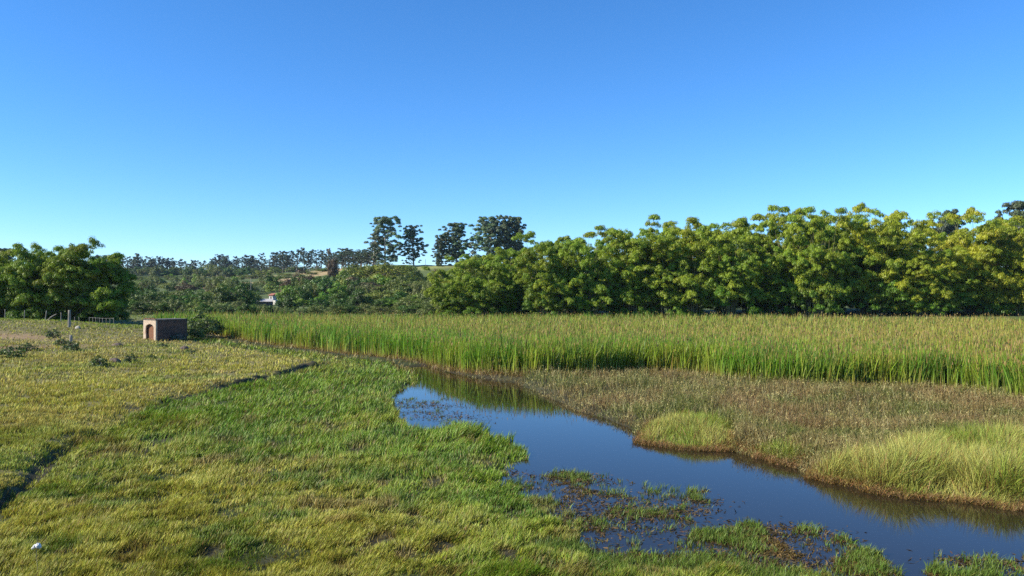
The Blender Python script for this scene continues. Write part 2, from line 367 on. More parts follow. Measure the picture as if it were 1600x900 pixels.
# grass on the left bank, the pasture and the near shore
def build_grass():
    acc = Acc(); acc2 = Acc()
    x, y = screen_samples(1050000, -220, 1850, 474, 915)
    z, wd, up, bed, sc, rb, d, px = terrain(x, y, True)
    edge = (fbm(x, y, .7, 101) - .5) * 1.1
    ok = (wd > edge * .8 - .15) & (bed > -.3) & (rb < .5) & (d < np.where(px < 330, 260, 150)) & (y > 11)
    ok &= ~((up < 0) & (bed < 1.5 + 2 * fbm(x, y, 3, 105)) & (rng.random(len(x)) < .75))
    # the muddy water-plant shallows grow less
    nm = (y < 20.5) & (x > 0.3) & (up < 0)
    ok &= ~(nm & (rng.random(len(x)) > .25 + .9 * sm(.42, .62, fbm(x, y, 1.3, 107))))
    ok &= ~((np.exp(-(sc / .26) ** 2) > .35) & (rng.random(len(x)) < .80)); m = (y < 75); rr = np.full(len(x), 9.0); rr[m] = poly_sd(x[m], y[m], RBP); ok &= (rr > .9)
    dry = .8 * np.exp(-((y - 73 - 0.5 * (x + 44)) / 2.2) ** 2) * np.exp(-((x + 45) / 5.0) ** 2) + np.exp(-((y - 80 - .06 * (x + 60)) / 2.4) ** 2) * sm(-43, -50, x)
    ok &= rng.random(len(x)) > dry * .85
    hol = holes(x, y); ok &= rng.random(len(x)) > hol * .8
    x, y, z, wd, up, bed, sc, rb, d, px, hol = [a[ok] for a in (x, y, z, wd, up, bed, sc, rb, d, px, hol)]
    n = len(x)
    pa = sm(-.1, .5, up)                                   # pasture share
    patch = fbm(x, y, 1.8, 111, 4); patch2 = fbm(x, y, 6, 113); fine = fbm(x, y, .45, 117, 2)
    keep = rng.random(n) < np.clip((.55 + 1.6 * (patch - .32)) * (1 - pa) + pa * (.5 + 1.3 * (fbm(x, y, .9, 119) - .15)), .22, 1) * (.35 + .9 * sm(.28, .5, fine))
    x, y, z, wd, up, bed, sc, rb, d, px, hol, pa, patch, patch2, fine = [a[keep] for a in (x, y, z, wd, up, bed, sc, rb, d, px, hol, pa, patch, patch2, fine)]
    n = len(x)
    h = (.13 + .20 * patch2 + .16 * (patch - .4) + .08 * fine) * (1 - pa) + pa * (.08 + .16 * fbm(x, y, 1.2, 121) + .05 * fine)
    h *= rng.uniform(.6, 1.3, n) * (.68 + .62 * sm(.25, .7, fine)) * (1 - .3 * hol)
    h *= np.where(sc < .5, .75, 1) * (1 - .38 * sm(34, 19, y)) * .92
    a = .35 + (fbm(x, y, 5, 131) - .5) * 3.6 + (fbm(x, y, .8, 133) - .5) * 4.2 + rng.normal(0, .72, n)
    L = (.50 + .3 * (fbm(x, y, 2.5, 135) - .3)) * (1 - .25 * pa) * rng.uniform(.5, 1.25, n)
    lean = np.stack([np.cos(a) * L, np.sin(a) * L], 1)
    wdt = np.maximum(.008, d * .00085) * rng.uniform(.7, 1.5, n)
    gre = np.array([.155, .285, .034]); yel = np.array([.355, .370, .090]); ptan = np.array([.262, .250, .092]); deep = np.array([.090, .190, .026]); dead = np.array([.22, .165, .085])
    # colour of the species that grow where
    ty = np.clip(sm(.40, .62, fbm(x, y, 4.5, 141)) * .45 + sm(-2.0, -9.0, x) * sm(32, 20, y) * .7 + sm(27, 17, y) * sm(2, -4, x) * .45, 0, 1)
    ty = np.clip(ty + rng.normal(0, .20, n), 0, 1)
    cm_ = lerpc(gre, yel, ty)
    cm_ = lerpc(cm_, deep, sm(.56, .72, fbm(x, y, 2.1, 143)) * .75)
    pt = lerpc(yel * 1.12, ptan * 1.55, sm(.30, .62, fbm(x, y, 3.2, 145)))
    pt = lerpc(pt, gre, sm(.52, .75, fbm(x, y, 7, 147)) * .6 + sm(95, 115, d) * .5)
    cm_ = lerpc(cm_, pt, pa)
    dm = (sm(.66, .76, fbm(x, y, 1.7, 149)) * .6 + (rng.random(n) < .10)) * (1 - .4 * pa)
    dm = np.maximum(dm, hol * .75); dm = np.maximum(dm, ((bed < 3) & (up < 0.2)) * .75); dm = np.maximum(dm, (wd < .25) * (y < 21) * .45)
    cm_ = lerpc(cm_, dead, np.clip(dm, 0, 1))
    cm_ = cm_ * (.75 + .5 * fbm(x, y, .7, 151))[:, None]
    cm_ = np.clip(cm_ * (1 + rng.normal(0, .24, (n, 1))) * (1 + rng.normal(0, .06, (n, 3))), .01, .8)
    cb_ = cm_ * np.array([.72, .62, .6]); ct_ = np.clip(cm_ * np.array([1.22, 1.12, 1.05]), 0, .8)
    P = np.stack([x, y, np.maximum(z, -.03) - .01], 1)
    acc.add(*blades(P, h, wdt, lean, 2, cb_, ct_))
    return acc.mesh('grass')
g = link('grass', build_grass(), M_GRASS)
tag(g, 'green and straw-coloured wild grass covering the near bank and pasture', 'grass', kind='stuff')

# plants standing in the shallows
def build_shallows():
    acc = Acc()
    xs, ys = [], []
    areas = [(ISLE, 1300, 1.0), (W([(1040, 845), (1100, 825), (1180, 815), (1330, 835), (1420, 895), (1400, 925), (1050, 910)]), 2600, 1), (W([(845, 845), (900, 855), (960, 868), (1040, 862), (1060, 925), (820, 925)]), 1500, 1), (W([(1425, 890), (1480, 872), (1620, 868), (1640, 905), (1450, 905)]), 500, 1),
             (W([(600, 625), (690, 620), (700, 650), (745, 672), (700, 690), (640, 680)]), 260, .5), (W([(820, 855), (960, 868), (1060, 860), (1250, 870), (1400, 905), (850, 905)]), 900, 1)]
    for A, cnt, hf in areas:
        A_ = np.array(A); got = 0
        for _ in range(30):
            x = rng.uniform(A_[:, 0].min(), A_[:, 0].max(), cnt); y = rng.uniform(A_[:, 1].min(), A_[:, 1].max(), cnt)
            m = (poly_sd(x, y, A) < (fbm(x, y, .8, 161) - .55) * 1.0) & (rng.random(cnt) < .08 + 1.2 * sm(.42, .62, fbm(x, y, .9, 163)))
            x, y = x[m], y[m]; xs.append(np.stack([x, y, np.full(len(x), hf)], 1)); got += len(x)
            if got > cnt: break
    Q = np.concatenate(xs); n = len(Q)
    z = np.maximum(terrain(Q[:, 0], Q[:, 1]), -.02)
    rep = rng.integers(5, 15, n); ii = np.repeat(np.arange(n), rep); N = len(ii)
    x = Q[ii, 0] + rng.normal(0, .05, N); y = Q[ii, 1] + rng.normal(0, .05, N)
    typ = rng.random(n)[ii] + (fbm(x, y, 1.5, 165) - .5) * 1.2
    brown = typ < .68
    h = np.where(brown, rng.uniform(.04, .12, N), rng.uniform(.08, .26, N)) * Q[ii, 2] ** .5
    a = rng.uniform(0, 6.28, N); L = np.where(brown, rng.uniform(.6, 1.05, N), rng.uniform(.1, .7, N))
    lean = np.stack([np.cos(a) * L + .2, np.sin(a) * L], 1)
    cm_ = np.where(brown[:, None], jit(np.array([.15, .10, .045]), N, .4, .08), jit(np.array([.125, .185, .040]), N, .35, .1))
    acc.add(*blades(np.stack([x, y, z[ii] - .01], 1), h, np.where(brown, rng.uniform(.012, .035, N), rng.uniform(.008, .018, N)), lean, 2, cm_ * .8, cm_ * 1.15))
    return acc.mesh('marsh_plants')
g = link('marsh_plants', build_shallows(), M_GRASS)
tag(g, 'sparse green shoots and brown weeds standing in the shallow water', 'water plants', kind='stuff')

def build_debris():
    """floating dead leaves lying flat in mats"""
    V = []; C = []
    spots = [(640, 632, 1.5, 190), (700, 652, 1.2, 120), (665, 645, 1.6, 120), (690, 635, .9, 60), (730, 660, .8, 40), (1090, 782, .6, 60), (1075, 800, .5, 40), (985, 790, 1.2, 160), (930, 800, 1.2, 200), (905, 750, .8, 100),
             (870, 745, .5, 60), (950, 820, 1.2, 200), (1010, 800, .8, 100), (1320, 842, .25, 30), (1120, 835, .8, 120), (1180, 825, .8, 120), (1240, 832, .7, 90), (1500, 875, .5, 60),
             (1560, 880, .6, 60), (880, 860, .7, 170), (940, 880, .8, 200), (1000, 885, .8, 200), (1130, 870, .8, 160), (1220, 880, .7, 120), (690, 690, 1.0, 80), (780, 740, .7, 80)]
    for px, py, r, n in spots:
        cx, cy = px2w(px, py); n = int(n * 2.2)
        x = cx + rng.normal(0, r * .75, n); y = cy + rng.normal(0, r * .45, n)
        z = np.maximum(terrain(x, y), 0) + rng.uniform(.004, .035, n)
        a = rng.uniform(0, 6.28, n); L = rng.uniform(.03, .11, n); w_ = rng.uniform(.008, .028, n)
        tx = np.stack([np.cos(a), np.sin(a), rng.normal(0, .25, n)], 1) * L[:, None]; sx = np.stack([-np.sin(a), np.cos(a), rng.normal(0, .3, n)], 1) * w_[:, None]
        p = np.stack([x, y, z], 1)
        V.append(np.stack([p - tx, p + sx, p + tx, p - sx], 1)); C.append(np.repeat(jit(np.array([.11, .075, .035]), n, .45, .08)[:, None], 4, 1))
    V = np.concatenate(V).reshape(-1, 3); C = np.concatenate(C).reshape(-1, 3)
    return mesh_np('floating_debris', V, quads=np.arange(len(V)).reshape(-1, 4), col=C)
g = link('floating_debris', build_debris(), M_GRASS)
tag(g, 'brown dead leaves floating in mats on the shallow water', 'debris', kind='stuff')

# weeds on the far bank
def build_weeds():
    acc = Acc()
    x, y = screen_samples(260000, 660, 1900, 560, 805, .25)
    z, wd, up, bed, sc, rb, d, px = terrain(x, y, True)
    t3 = poly_sd(x, y, T3); t1 = poly_sd(x, y, T1)
    ok = (rb > .02) & (wd > -.1) & (bed > -1.5) & (rng.random(len(x)) < np.clip(.35 + .9 * fbm(x, y, 1.5, 171), 0, 1)) & (t3 > -.3 + rng.normal(0, .3, len(x))) & (t1 > -.2)
    x, y, z, d, bed, wd = [a[ok] for a in (x, y, z, d, bed, wd)]; n = len(x)
    hh = (.10 + .50 * fbm(x, y, 1.8, 173) + .35 * fbm(x, y, .6, 174)) * sm(-.1, 1.8, wd + .3) * rng.uniform(.5, 1.2, n) + .06
    # stems
    a = rng.uniform(0, 6.28, n); L = rng.uniform(.05, .6, n); lean = np.stack([np.cos(a) * L, np.sin(a) * L], 1)
    br = np.array([.25, .185, .10]); ol = np.array([.14, .155, .050]); pr = np.array([.24, .15, .10]); st = np.array([.44, .38, .23])
    t = fbm(x, y, 2.2, 175)
    c_ = lerpc(np.broadcast_to(br, (n, 3)), np.broadcast_to(ol, (n, 3)), sm(.36, .52, t)); c_ = lerpc(c_, np.broadcast_to(pr, (n, 3)), sm(.5, .62, fbm(x, y, 1.4, 177)) * .6)
    c_ = np.where((rng.random(n) < .12 + .25 * sm(.5, .65, fbm(x, y, 1.9, 179)))[:, None], st, c_); c_ = np.clip(c_ * (1 + rng.normal(0, .19, (n, 1))) * (1 + rng.normal(0, .05, (n, 3))), .01, .8)
    acc.add(*blades(np.stack([x, y, z - .02], 1), hh, np.maximum(.008, d * .0006) * rng.uniform(.6, 1.3, n), lean, 2, c_ * .6, c_ * 1.1))
    # small leaves on them
    m = rng.integers(0, n, int(n * 1.0)); k = rng.uniform(.35, 1, len(m))
    P = np.stack([x[m], y[m], z[m]], 1); P[:, :2] += lean[m] * (hh[m] * k ** 1.6)[:, None] + rng.normal(0, .04, (len(m), 2)); P[:, 2] += hh[m] * k * .9
    a2 = rng.uniform(0, 6.28, len(m)); cl = np.clip(c_[m] * rng.uniform(.7, 1.4, (len(m), 1)), 0, .8)
    acc.add(*blades(P, rng.uniform(.05, .13, len(m)), np.maximum(.02, d[m] * .0009), np.stack([np.cos(a2), np.sin(a2)], 1) * .8, 1, cl, cl))
    return acc.mesh('bank_weeds')
g = link('bank_weeds', build_weeds(), M_GRASS)
tag(g, 'low brown and olive weeds between the water and the reeds', 'weeds', kind='stuff')

# tussocks of bright grass on the far bank
def tussock(poly, label, n, hmax, seed):
    A = np.array(poly); acc = Acc(); m_ = min(n * 6, 400000)
    x = rng.uniform(A[:, 0].min() - .3, min(A[:, 0].max() + .3, 21), m_); y = rng.uniform(A[:, 1].min() - .3, A[:, 1].max() + .3, m_)
    s = -poly_sd(x, y, poly) + (fbm(x, y, .9, seed) - .5) * .8
    x, y, s = [a[s > 0][:n] for a in (x, y, s)]; N = len(x)
    z, wd, *_ = terrain(x, y, True)
    clump = fbm(x, y, 1.2, seed + 3); 
    h = hmax * (.40 + .6 * sm(0, 1.1, s)) * (.25 + 1.35 * clump) * (.7 + .6 * fbm(x, y, .45, seed + 5)) * rng.uniform(.45, 1.25, N)
    a = np.arctan2(y - (y.mean()), x - x.mean()) * .0 + rng.uniform(0, 6.28, N); L = rng.uniform(.1, .62, N)
    # edges spill outward
    gx_ = (fbm(x + .3, y, 1.2, seed + 3) - fbm(x - .3, y, 1.2, seed + 3)) * -3; gy_ = (fbm(x, y + .3, 1.2, seed + 3) - fbm(x, y - .3, 1.2, seed + 3)) * -3
    lean = np.stack([np.cos(a) * L + gx_ * .5 + .10, np.sin(a) * L + gy_ * .5 - .35 * sm(.8, 0, s)], 1)
    l = np.linalg.norm(lean, axis=1); lean = lean * np.minimum(1, .95 / (l + 1e-6))[:, None]
    top = np.array([.38, .39, .14]); mid = np.array([.23, .30, .06]); dead = np.array([.30, .17, .09])
    dm = np.clip(sm(.45, 0, s) * .85 * (rng.random(N) < .85) + (rng.random(N) < .12), 0, 1)
    c_ = lerpc(lerpc(np.broadcast_to(mid, (N, 3)), np.broadcast_to(top, (N, 3)), sm(.3, .65, fbm(x, y, 1.5, seed + 9))), np.broadcast_to(dead, (N, 3)), dm)
    c_ = np.clip(c_ * (1 + rng.normal(0, .2, (N, 1))) * (1 + rng.normal(0, .05, (N, 3))), .01, .8)
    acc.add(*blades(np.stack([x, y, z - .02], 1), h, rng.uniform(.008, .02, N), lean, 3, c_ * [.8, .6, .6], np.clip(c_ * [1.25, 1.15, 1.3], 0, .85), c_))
    # drooping brown litter along the waterline
    e = (s < .5) & (wd < 1.2)
    if e.sum() > 10:
        i = rng.choice(np.where(e)[0], int(e.sum() * .8)); k = len(i); a = rng.uniform(0, 6.28, k)
        cc = jit(np.array([.24, .14, .08]), k, .35, .1)
        acc.add(*blades(np.stack([x[i], y[i] - .08, np.maximum(z[i], .0) + .01], 1), rng.uniform(.12, .4, k), rng.uniform(.008, .018, k), np.stack([np.cos(a) * .95, np.sin(a) * .95], 1), 2, cc, cc * 1.3))
    o = link('grass_tussock', acc.mesh('grass_tussock'), M_GRASS)
    tag(o, label, 'grass tussock', 'grass tussocks along the far bank')
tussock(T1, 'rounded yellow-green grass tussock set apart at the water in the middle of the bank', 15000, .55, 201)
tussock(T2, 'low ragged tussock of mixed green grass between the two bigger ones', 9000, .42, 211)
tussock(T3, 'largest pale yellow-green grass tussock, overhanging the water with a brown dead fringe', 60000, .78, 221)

# ------------------------------------------------------------------ cattail bed
def build_reeds():
    acc = Acc()
    n0 = 330000
    x, y = screen_samples(n0, 240, 1900, 494, 650, .05)
    # a denser front edge
    x2, y2 = screen_samples(340000, 240, 1900, 515, 640, .05)
    b2 = poly_sd(x2, y2, BED); m2 = (b2 < 0) & (b2 > -2.5); x = np.concatenate([x, x2[m2]]); y = np.concatenate([y, y2[m2]])
    z, wd, up, bed, sc, rb, d, px = terrain(x, y, True)
    edge = (fbm(x, y, 2.2, 301) - .5) * 1.2
    ok = (bed < edge * .5) & (d < np.where(px > 650, 139, 150) + 3 * fbm(x, y, 4, 305)) & (rng.random(len(x)) < np.clip(.45 + 1.2 * fbm(x, y, 1.1, 303) , 0, 1))
    # a collapsed gap in the front edge
    g1 = px2w(535, 548); g2 = px2w(1060, 578)
    ok &= ~(((x - g1[0]) ** 2 / 2.4 + (y - g1[1]) ** 2 / 5 < 1) & (rng.random(len(x)) < .8)); ok &= ~(((x - g2[0]) ** 2 / 4 + (y - g2[1]) ** 2 / 5 < 1) & (rng.random(len(x)) < .35))
    x, y, z, d, px, bed = [a[ok] for a in (x, y, z, d, px, bed)]; n = len(x)
    hh = (2.15 + .55 * fbm(x, y, 5, 311) + .35 * (fbm(x, y, 1.2, 312) - .5)) * rng.uniform(.62, 1.08, n) * (1 - .22 * sm(-2.5, .2, bed) * rng.random(n))
    a = rng.uniform(0, 6.28, n); L = np.abs(rng.normal(.10, .14, n)) + .02
    lean = np.stack([np.cos(a) * L + .05, np.sin(a) * L], 1)
    gr = np.array([.140, .280, .030]); dg = np.array([.085, .185, .028]); yg = np.array([.26, .33, .045]); tn = np.array([.45, .325, .13]); st = np.array([.40, .36, .12]); rd = np.array([.28, .15, .08])
    t = fbm(x, y, 3, 321)
    c_ = lerpc(np.broadcast_to(gr, (n, 3)), np.broadcast_to(yg, (n, 3)), np.clip(sm(.4, .65, t) * .7 + sm(1100, 1600, px) * .25, 0, 1)); c_ = lerpc(c_, np.broadcast_to(dg, (n, 3)), sm(.5, .7, fbm(x, y, 2, 323)) * .8)
    far = sm(0, -18, bed); tip = lerpc(c_ * 1.1, np.broadcast_to(tn, (n, 3)), np.clip((rng.random(n) < (.14 + .48 * far + .15 * sm(900, 1500, px))) * .95, 0, 1))
    bs = lerpc(np.broadcast_to(st, (n, 3)), np.broadcast_to(rd, (n, 3)), (rng.random(n) < .3) * 1.0)
    dead = rng.random(n) < .07; c_ = np.where(dead[:, None], tn * .7, c_)
    v = 1 + rng.normal(0, .28, (n, 1)); hv = 1 + rng.normal(0, .05, (n, 3))
    acc.add(*blades(np.stack([x, y, z - .03], 1), hh, (.012 + d * .00066) * rng.uniform(.6, 1.5, n), lean, 3, np.clip(bs * v * hv, .01, .8), np.clip(tip * v * hv, .01, .8), np.clip(c_ * v * hv, .01, .8), taper=.35))
    # brown seed heads: short thick spindles on stalks
    m = rng.random(n) < .10; k = m.sum(); P = np.stack([x[m], y[m], z[m] + hh[m] * rng.uniform(.86, 1.02, k)], 1); cc = jit(np.array([.26, .17, .08]), k, .3, .06)
    acc.add(*blades(P, rng.uniform(.16, .26, k), .02 + d[m] * .0006, np.zeros((k, 2)) + .1, 2, cc, cc * 1.2, taper=.2))
    # straw litter at the foot of the front edge
    f = np.where((bed > -1.2))[0]; i = rng.choice(f, min(len(f), 26000)); k = len(i); a = rng.uniform(0, 6.28, k); cc = jit(np.array([.24, .16, .09]), k, .35, .08)
    acc.add(*blades(np.stack([x[i] + rng.normal(0, .3, k), y[i] + rng.normal(-.3, .4, k), np.maximum(z[i], 0)], 1), rng.uniform(.15, .6, k), .01 + d[i] * .0004, np.stack([np.cos(a), np.sin(a)], 1) * rng.uniform(.4, .95, (k, 1)), 2, cc, cc * 1.3))
    return acc.mesh('reed_bed')
g = link('reed_bed', build_reeds(), M_REED)
tag(g, 'dense bed of tall green cattails with tan tips across the marsh', 'reeds', kind='stuff')

# ------------------------------------------------------------------ trees
def tube(path, rad, sides=6):
    path = np.asarray(path, float); n = len(path); V = []; Q = []
    for i in range(n):
        d = path[min(i + 1, n - 1)] - path[max(i - 1, 0)]; d = d / (np.linalg.norm(d) + 1e-9)
        u = np.cross(d, [0, .2, 1] if abs(d[2]) < .9 else [1, 0, 0]); u /= np.linalg.norm(u); v = np.cross(d, u)
        for k in range(sides):
            a = 2 * math.pi * k / sides; V.append(path[i] + (u * math.cos(a) + v * math.sin(a)) * rad[i])
    for i in range(n - 1):
        for k in range(sides):
            Q.append((i * sides + k, i * sides + (k + 1) % sides, (i + 1) * sides + (k + 1) % sides, (i + 1) * sides + k))
    return V, Q
class Tubes:
    def __init__(s): s.V = []; s.Q = []
    def add(s, path, rad, sides=6):
        V, Q = tube(path, rad, sides); o = len(s.V); s.V += [tuple(v) for v in V]; s.Q += [tuple(i + o for i in q) for q in Q]
    def mesh(s, name): return mesh_np(name, np.array(s.V), quads=np.array(s.Q), smooth=True)

def leaves(C, T, N_, L, Wd, col):
    T = nrm(T); Sd = nrm(np.cross(T, N_)); n = len(C)
    a = T * (L * .5)[:, None]; b = Sd * (Wd * .5)[:, None]
    V = np.stack([C - a, C - a * .1 + b, C + a, C - a * .1 - b], 1).reshape(-1, 3)
    return V, np.repeat(col, 4, 0)
def leaf_mesh(name, parts):
    V = np.concatenate([p[0] for p in parts]); C = np.concatenate([p[1] for p in parts])
    return mesh_np(name, V, quads=np.arange(len(V)).reshape(-1, 4), col=C)

def dome_cluster(c, r, n, Ls, col, droop=.7, flat=.8, asp=.33):
    """leaf spray: leaves over the upper shell of an umbrella, hanging outward"""
    u = rng.normal(size=(n, 3)); u[:, 2] = np.abs(u[:, 2]) * 1.0 - .35; u = nrm(u)
    rr = r * rng.uniform(.55, 1.08, (n, 1)); C = c + u * rr * np.array([1, 1, flat])
    Nn = nrm(u * np.array([1, 1, .8]) + np.array([0, 0, .35]) + rng.normal(0, .28, (n, 3)))
    T = rng.normal(0, .45, (n, 3)) + u * .25; T[:, 2] -= droop
    T = T - Nn * (T * Nn).sum(1)[:, None] * .85
    L = Ls * rng.uniform(.6, 1.4, n); cc = np.clip(col * np.array([1, 1, .75]) * (1 + rng.normal(0, .14, (n, 1))) * (1 + rng.normal(0, .04, (n, 3))), .006, .8)
    return leaves(C, T, Nn, L, L * asp, cc)

def lobe(parts, q, Rl, col, m=8, dens=85, ls=.38):
    """an umbrella of hanging sprays round one branch end"""
    for _ in range(m):
        a = rng.uniform(0, 6.283); v = rng.uniform(0, 1) ** .6
        p = q + np.array([math.cos(a) * Rl * v, math.sin(a) * Rl * v, Rl * (.55 * (1 - v * v) - .25 * v)]) + rng.normal(0, .12, 3)
        r = rng.uniform(.38, .62) * Rl ** .6
        parts.append(dome_cluster(p, r, int(dens * r / .6), ls, col * rng.uniform(.86, 1.14), .95, .9, .25))

def bamboo_meshes(H, R, seed, yel=.5, nc=30, fol=1.0, dark=1.0):
    global rng
    keep = rng; rng = np.random.default_rng(seed)
    tb = Tubes(); parts = []
    for i in range(nc):
        a = rng.uniform(0, 6.283); out = rng.uniform(.05, 1) ** .55; b = rng.uniform(.2, 1.8)
        p0 = np.array([math.cos(a), math.sin(a), 0]) * b; h = H * (rng.uniform(.80, 1.02) if i % 3 == 0 else rng.uniform(.30, .88)) * (1 - .12 * out)
        dirn = np.array([math.cos(a), math.sin(a), 0]); pts = []; K = 9
        for k in range(K):
            t = k / (K - 1); q = p0 + dirn * (R * out * (.25 * t + .75 * t ** 2.2)); q[2] = h * (t - .16 * out * t ** 4)
            pts.append(q)
        pts = np.array(pts); tb.add(pts, np.interp(np.linspace(0, 1, K), [0, 1], [.075, .015]), 5)
        for j in range(int(rng.integers(2, 4) * fol + .5)):
            t = rng.uniform(.30, .97); f = t * (K - 1); q = pts[int(f)] + (pts[min(int(f) + 1, K - 1)] - pts[int(f)]) * (f - int(f))
            Rl = rng.uniform(1.0, 2.3) * (1.15 - .4 * t); aa = a + rng.normal(0, .8); q = q + np.array([math.cos(aa), math.sin(aa), 0]) * Rl * rng.uniform(.2, .9)
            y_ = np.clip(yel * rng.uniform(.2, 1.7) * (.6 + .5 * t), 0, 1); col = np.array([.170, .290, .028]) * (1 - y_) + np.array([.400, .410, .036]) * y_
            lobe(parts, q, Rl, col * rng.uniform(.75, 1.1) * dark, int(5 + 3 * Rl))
        # nodding tip
        q = pts[-1]; Rl = rng.uniform(.7, 1.5); y_ = np.clip(yel * rng.uniform(.2, 1.5), 0, 1)
        lobe(parts, q + dirn * .4 - [0, 0, .4], Rl, (np.array([.18, .30, .03]) * (1 - y_) + np.array([.38, .40, .036]) * y_) * dark, int(5 + 3 * Rl))
    for i in range(int(15 * fol)):
        a = rng.uniform(0, 6.283); rr = R * rng.uniform(.4, .95); q = np.array([math.cos(a) * rr, math.sin(a) * rr, H * rng.uniform(.03, .30)])
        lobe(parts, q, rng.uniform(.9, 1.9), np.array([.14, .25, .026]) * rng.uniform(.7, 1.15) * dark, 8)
    me = leaf_mesh('foliage', parts), tb.mesh('culms'); rng = keep
    return me

def euc_meshes(H, R, seed, n=70, dens=45, col=(.085, .115, .060), base=.16, ls=.75, rs=1.0, limbs=13, flat=.6):
    global rng
    keep = rng; rng = np.random.default_rng(seed)
    tb = Tubes(); parts = []; ph = rng.uniform(0, 6.28)
    K = 9; tr = np.array([[math.sin(ph + t * 3) * .5, math.cos(ph + t * 2.3) * .5, H * .95 * t] for t in np.linspace(0, 1, K)])
    tb.add(tr, np.interp(np.linspace(0, 1, K), [0, 1], [H * .020, .05]), 7)
    for j in range(limbs):
        t = base + (.97 - base) * (j + rng.uniform(0, 1)) / limbs; f = min(t, .999) * (K - 1)
        q0 = tr[int(f)] + (tr[int(f) + 1] - tr[int(f)]) * (f - int(f)); a = j * 2.4 + rng.normal(0, .5)
        u = (t - base) / (1 - base); prof = (math.sin(math.pi * min(1, u * .78 + .20)) ** .8) * rng.uniform(.55, 1.1)
        rr = R * prof; e = q0 + np.array([math.cos(a) * rr, math.sin(a) * rr, rr * rng.uniform(.1, .9) + H * .02]); e[2] = min(e[2], H)
        tb.add(np.array([q0 - [0, 0, rr * .15], (q0 + e) / 2 + [0, 0, -.08 * rr], e]), [H * .007, H * .005, .04], 5)
        lc = np.array(col) * rng.uniform(.75, 1.35) * (1 + rng.normal(0, .08, 3))
        for k in range(max(3, n // limbs)):
            v = rng.uniform(.25, 1.05); q = q0 + (e - q0) * v + rng.normal(0, 1, 3) * np.array([1, 1, 1.1]) * R * .22 * rs
            q[2] = min(q[2], H)
            r = rng.uniform(.4, 1.0) * R * .17 * rs
            parts.append(dome_cluster(q, r, int(dens * r * r / (ls * ls) * .7) + 8, ls, lc * rng.uniform(.8, 1.2), .9, flat, .36))
    for k in range(4): parts.append(dome_cluster(tr[-1] + rng.normal(0, .5, 3), R * .16, int(dens * .3) + 8, ls, np.array(col), .4, .9, .42))
    me = leaf_mesh('crown', parts), tb.mesh('trunk'); rng = keep
    return me

def broad_meshes(H, R, seed, col=(.06, .10, .025), col2=None, n=34, dens=90, base=.18, ls=.36, flat=.75, open_=0.0, trunk=True, gap=.0):
    """rounded tree or bush: clusters in an uneven dome"""
    global rng
    keep = rng; rng = np.random.default_rng(seed)
    tb = Tubes(); parts = []; z0 = H * base
    lobes = [(rng.uniform(-.35, .35) * R, rng.uniform(-.35, .35) * R, rng.uniform(.6, 1.0)) for _ in range(4)]
    K = 5; tr = np.array([[math.sin(t * 2 + seed) * .05 * H, math.cos(t * 3 + seed) * .04 * H, H * .55 * t] for t in np.linspace(0, 1, K)])
    tb.add(tr, np.interp(np.linspace(0, 1, K), [0, 1], [H * .028, H * .012]), 6)
    for i in range(n):
        lb = lobes[i % 4]; u = rng.normal(size=3); u[2] = abs(u[2]) * .9 + .02; u /= np.linalg.norm(u)
        k = rng.uniform(.55, 1.0) if rng.random() > open_ else rng.uniform(.8, 1.15)
        q = np.array([lb[0] + u[0] * R * .75 * k, lb[1] + u[1] * R * .75 * k, z0 + (H - z0) * (u[2] * k * lb[2]) * .93])
        tb.add(np.array([tr[-2] * rng.uniform(.4, 1), (tr[-1] + q) / 2, q]), [H * .010, H * .006, .012], 4)
        r = R * rng.uniform(.17, .36)
        m_ = rng.random(); cc = np.array(col) if col2 is None else np.array(col) * (1 - m_) + np.array(col2) * m_
        parts.append(dome_cluster(q, r, max(12, int(dens * r * r / (ls * ls) * .11)), ls, cc * rng.uniform(.7, 1.25), .35, flat, .55))
    me = leaf_mesh('crown', parts), tb.mesh('trunk'); rng = keep
    return me

def put(name, meshes, x, y, z=None, s=1.0, sz=None, rz=None, mats=(M_LEAF, M_BARK), pn=('crown', 'trunk')):
    z = float(terrain(np.array([x]), np.array([y]))[0]) - .05 if z is None else z
    e = bpy.data.objects.new(name, None); COL.objects.link(e); e.empty_display_size = .2
    e.location = (x, y, z); e.rotation_euler = (0, 0, random.uniform(0, 6.28) if rz is None else rz); e.scale = (s, s, sz if sz else s)
    for me, mt, p in zip(meshes, mats, pn):
        if not me.materials: me.materials.append(mt)
        o = bpy.data.objects.new(p, me); COL.objects.link(o); o.parent = e
    return e
def at(px, d): return (px - 800) / F * d, d
def top2h(px, d, ytop, x, y):
    z = float(terrain(np.array([x]), np.array([y]))[0]); return CAMH + (HOR - ytop) / F * d - z

ORD = 'first second third fourth fifth sixth seventh eighth ninth tenth eleventh twelfth thirteenth fourteenth fifteenth sixteenth seventeenth eighteenth nineteenth twentieth'.split()
def ordw(i):
    if i < 20: return ORD[i]
    t = (i + 1) // 10; u = (i + 1) % 10
    return (['', '', 'twent', 'thirt', 'fort', 'fift', 'sixt', 'sevent', 'eight', 'ninet'][t] + ('ieth' if u == 0 else 'y-' + ORD[u - 1]))

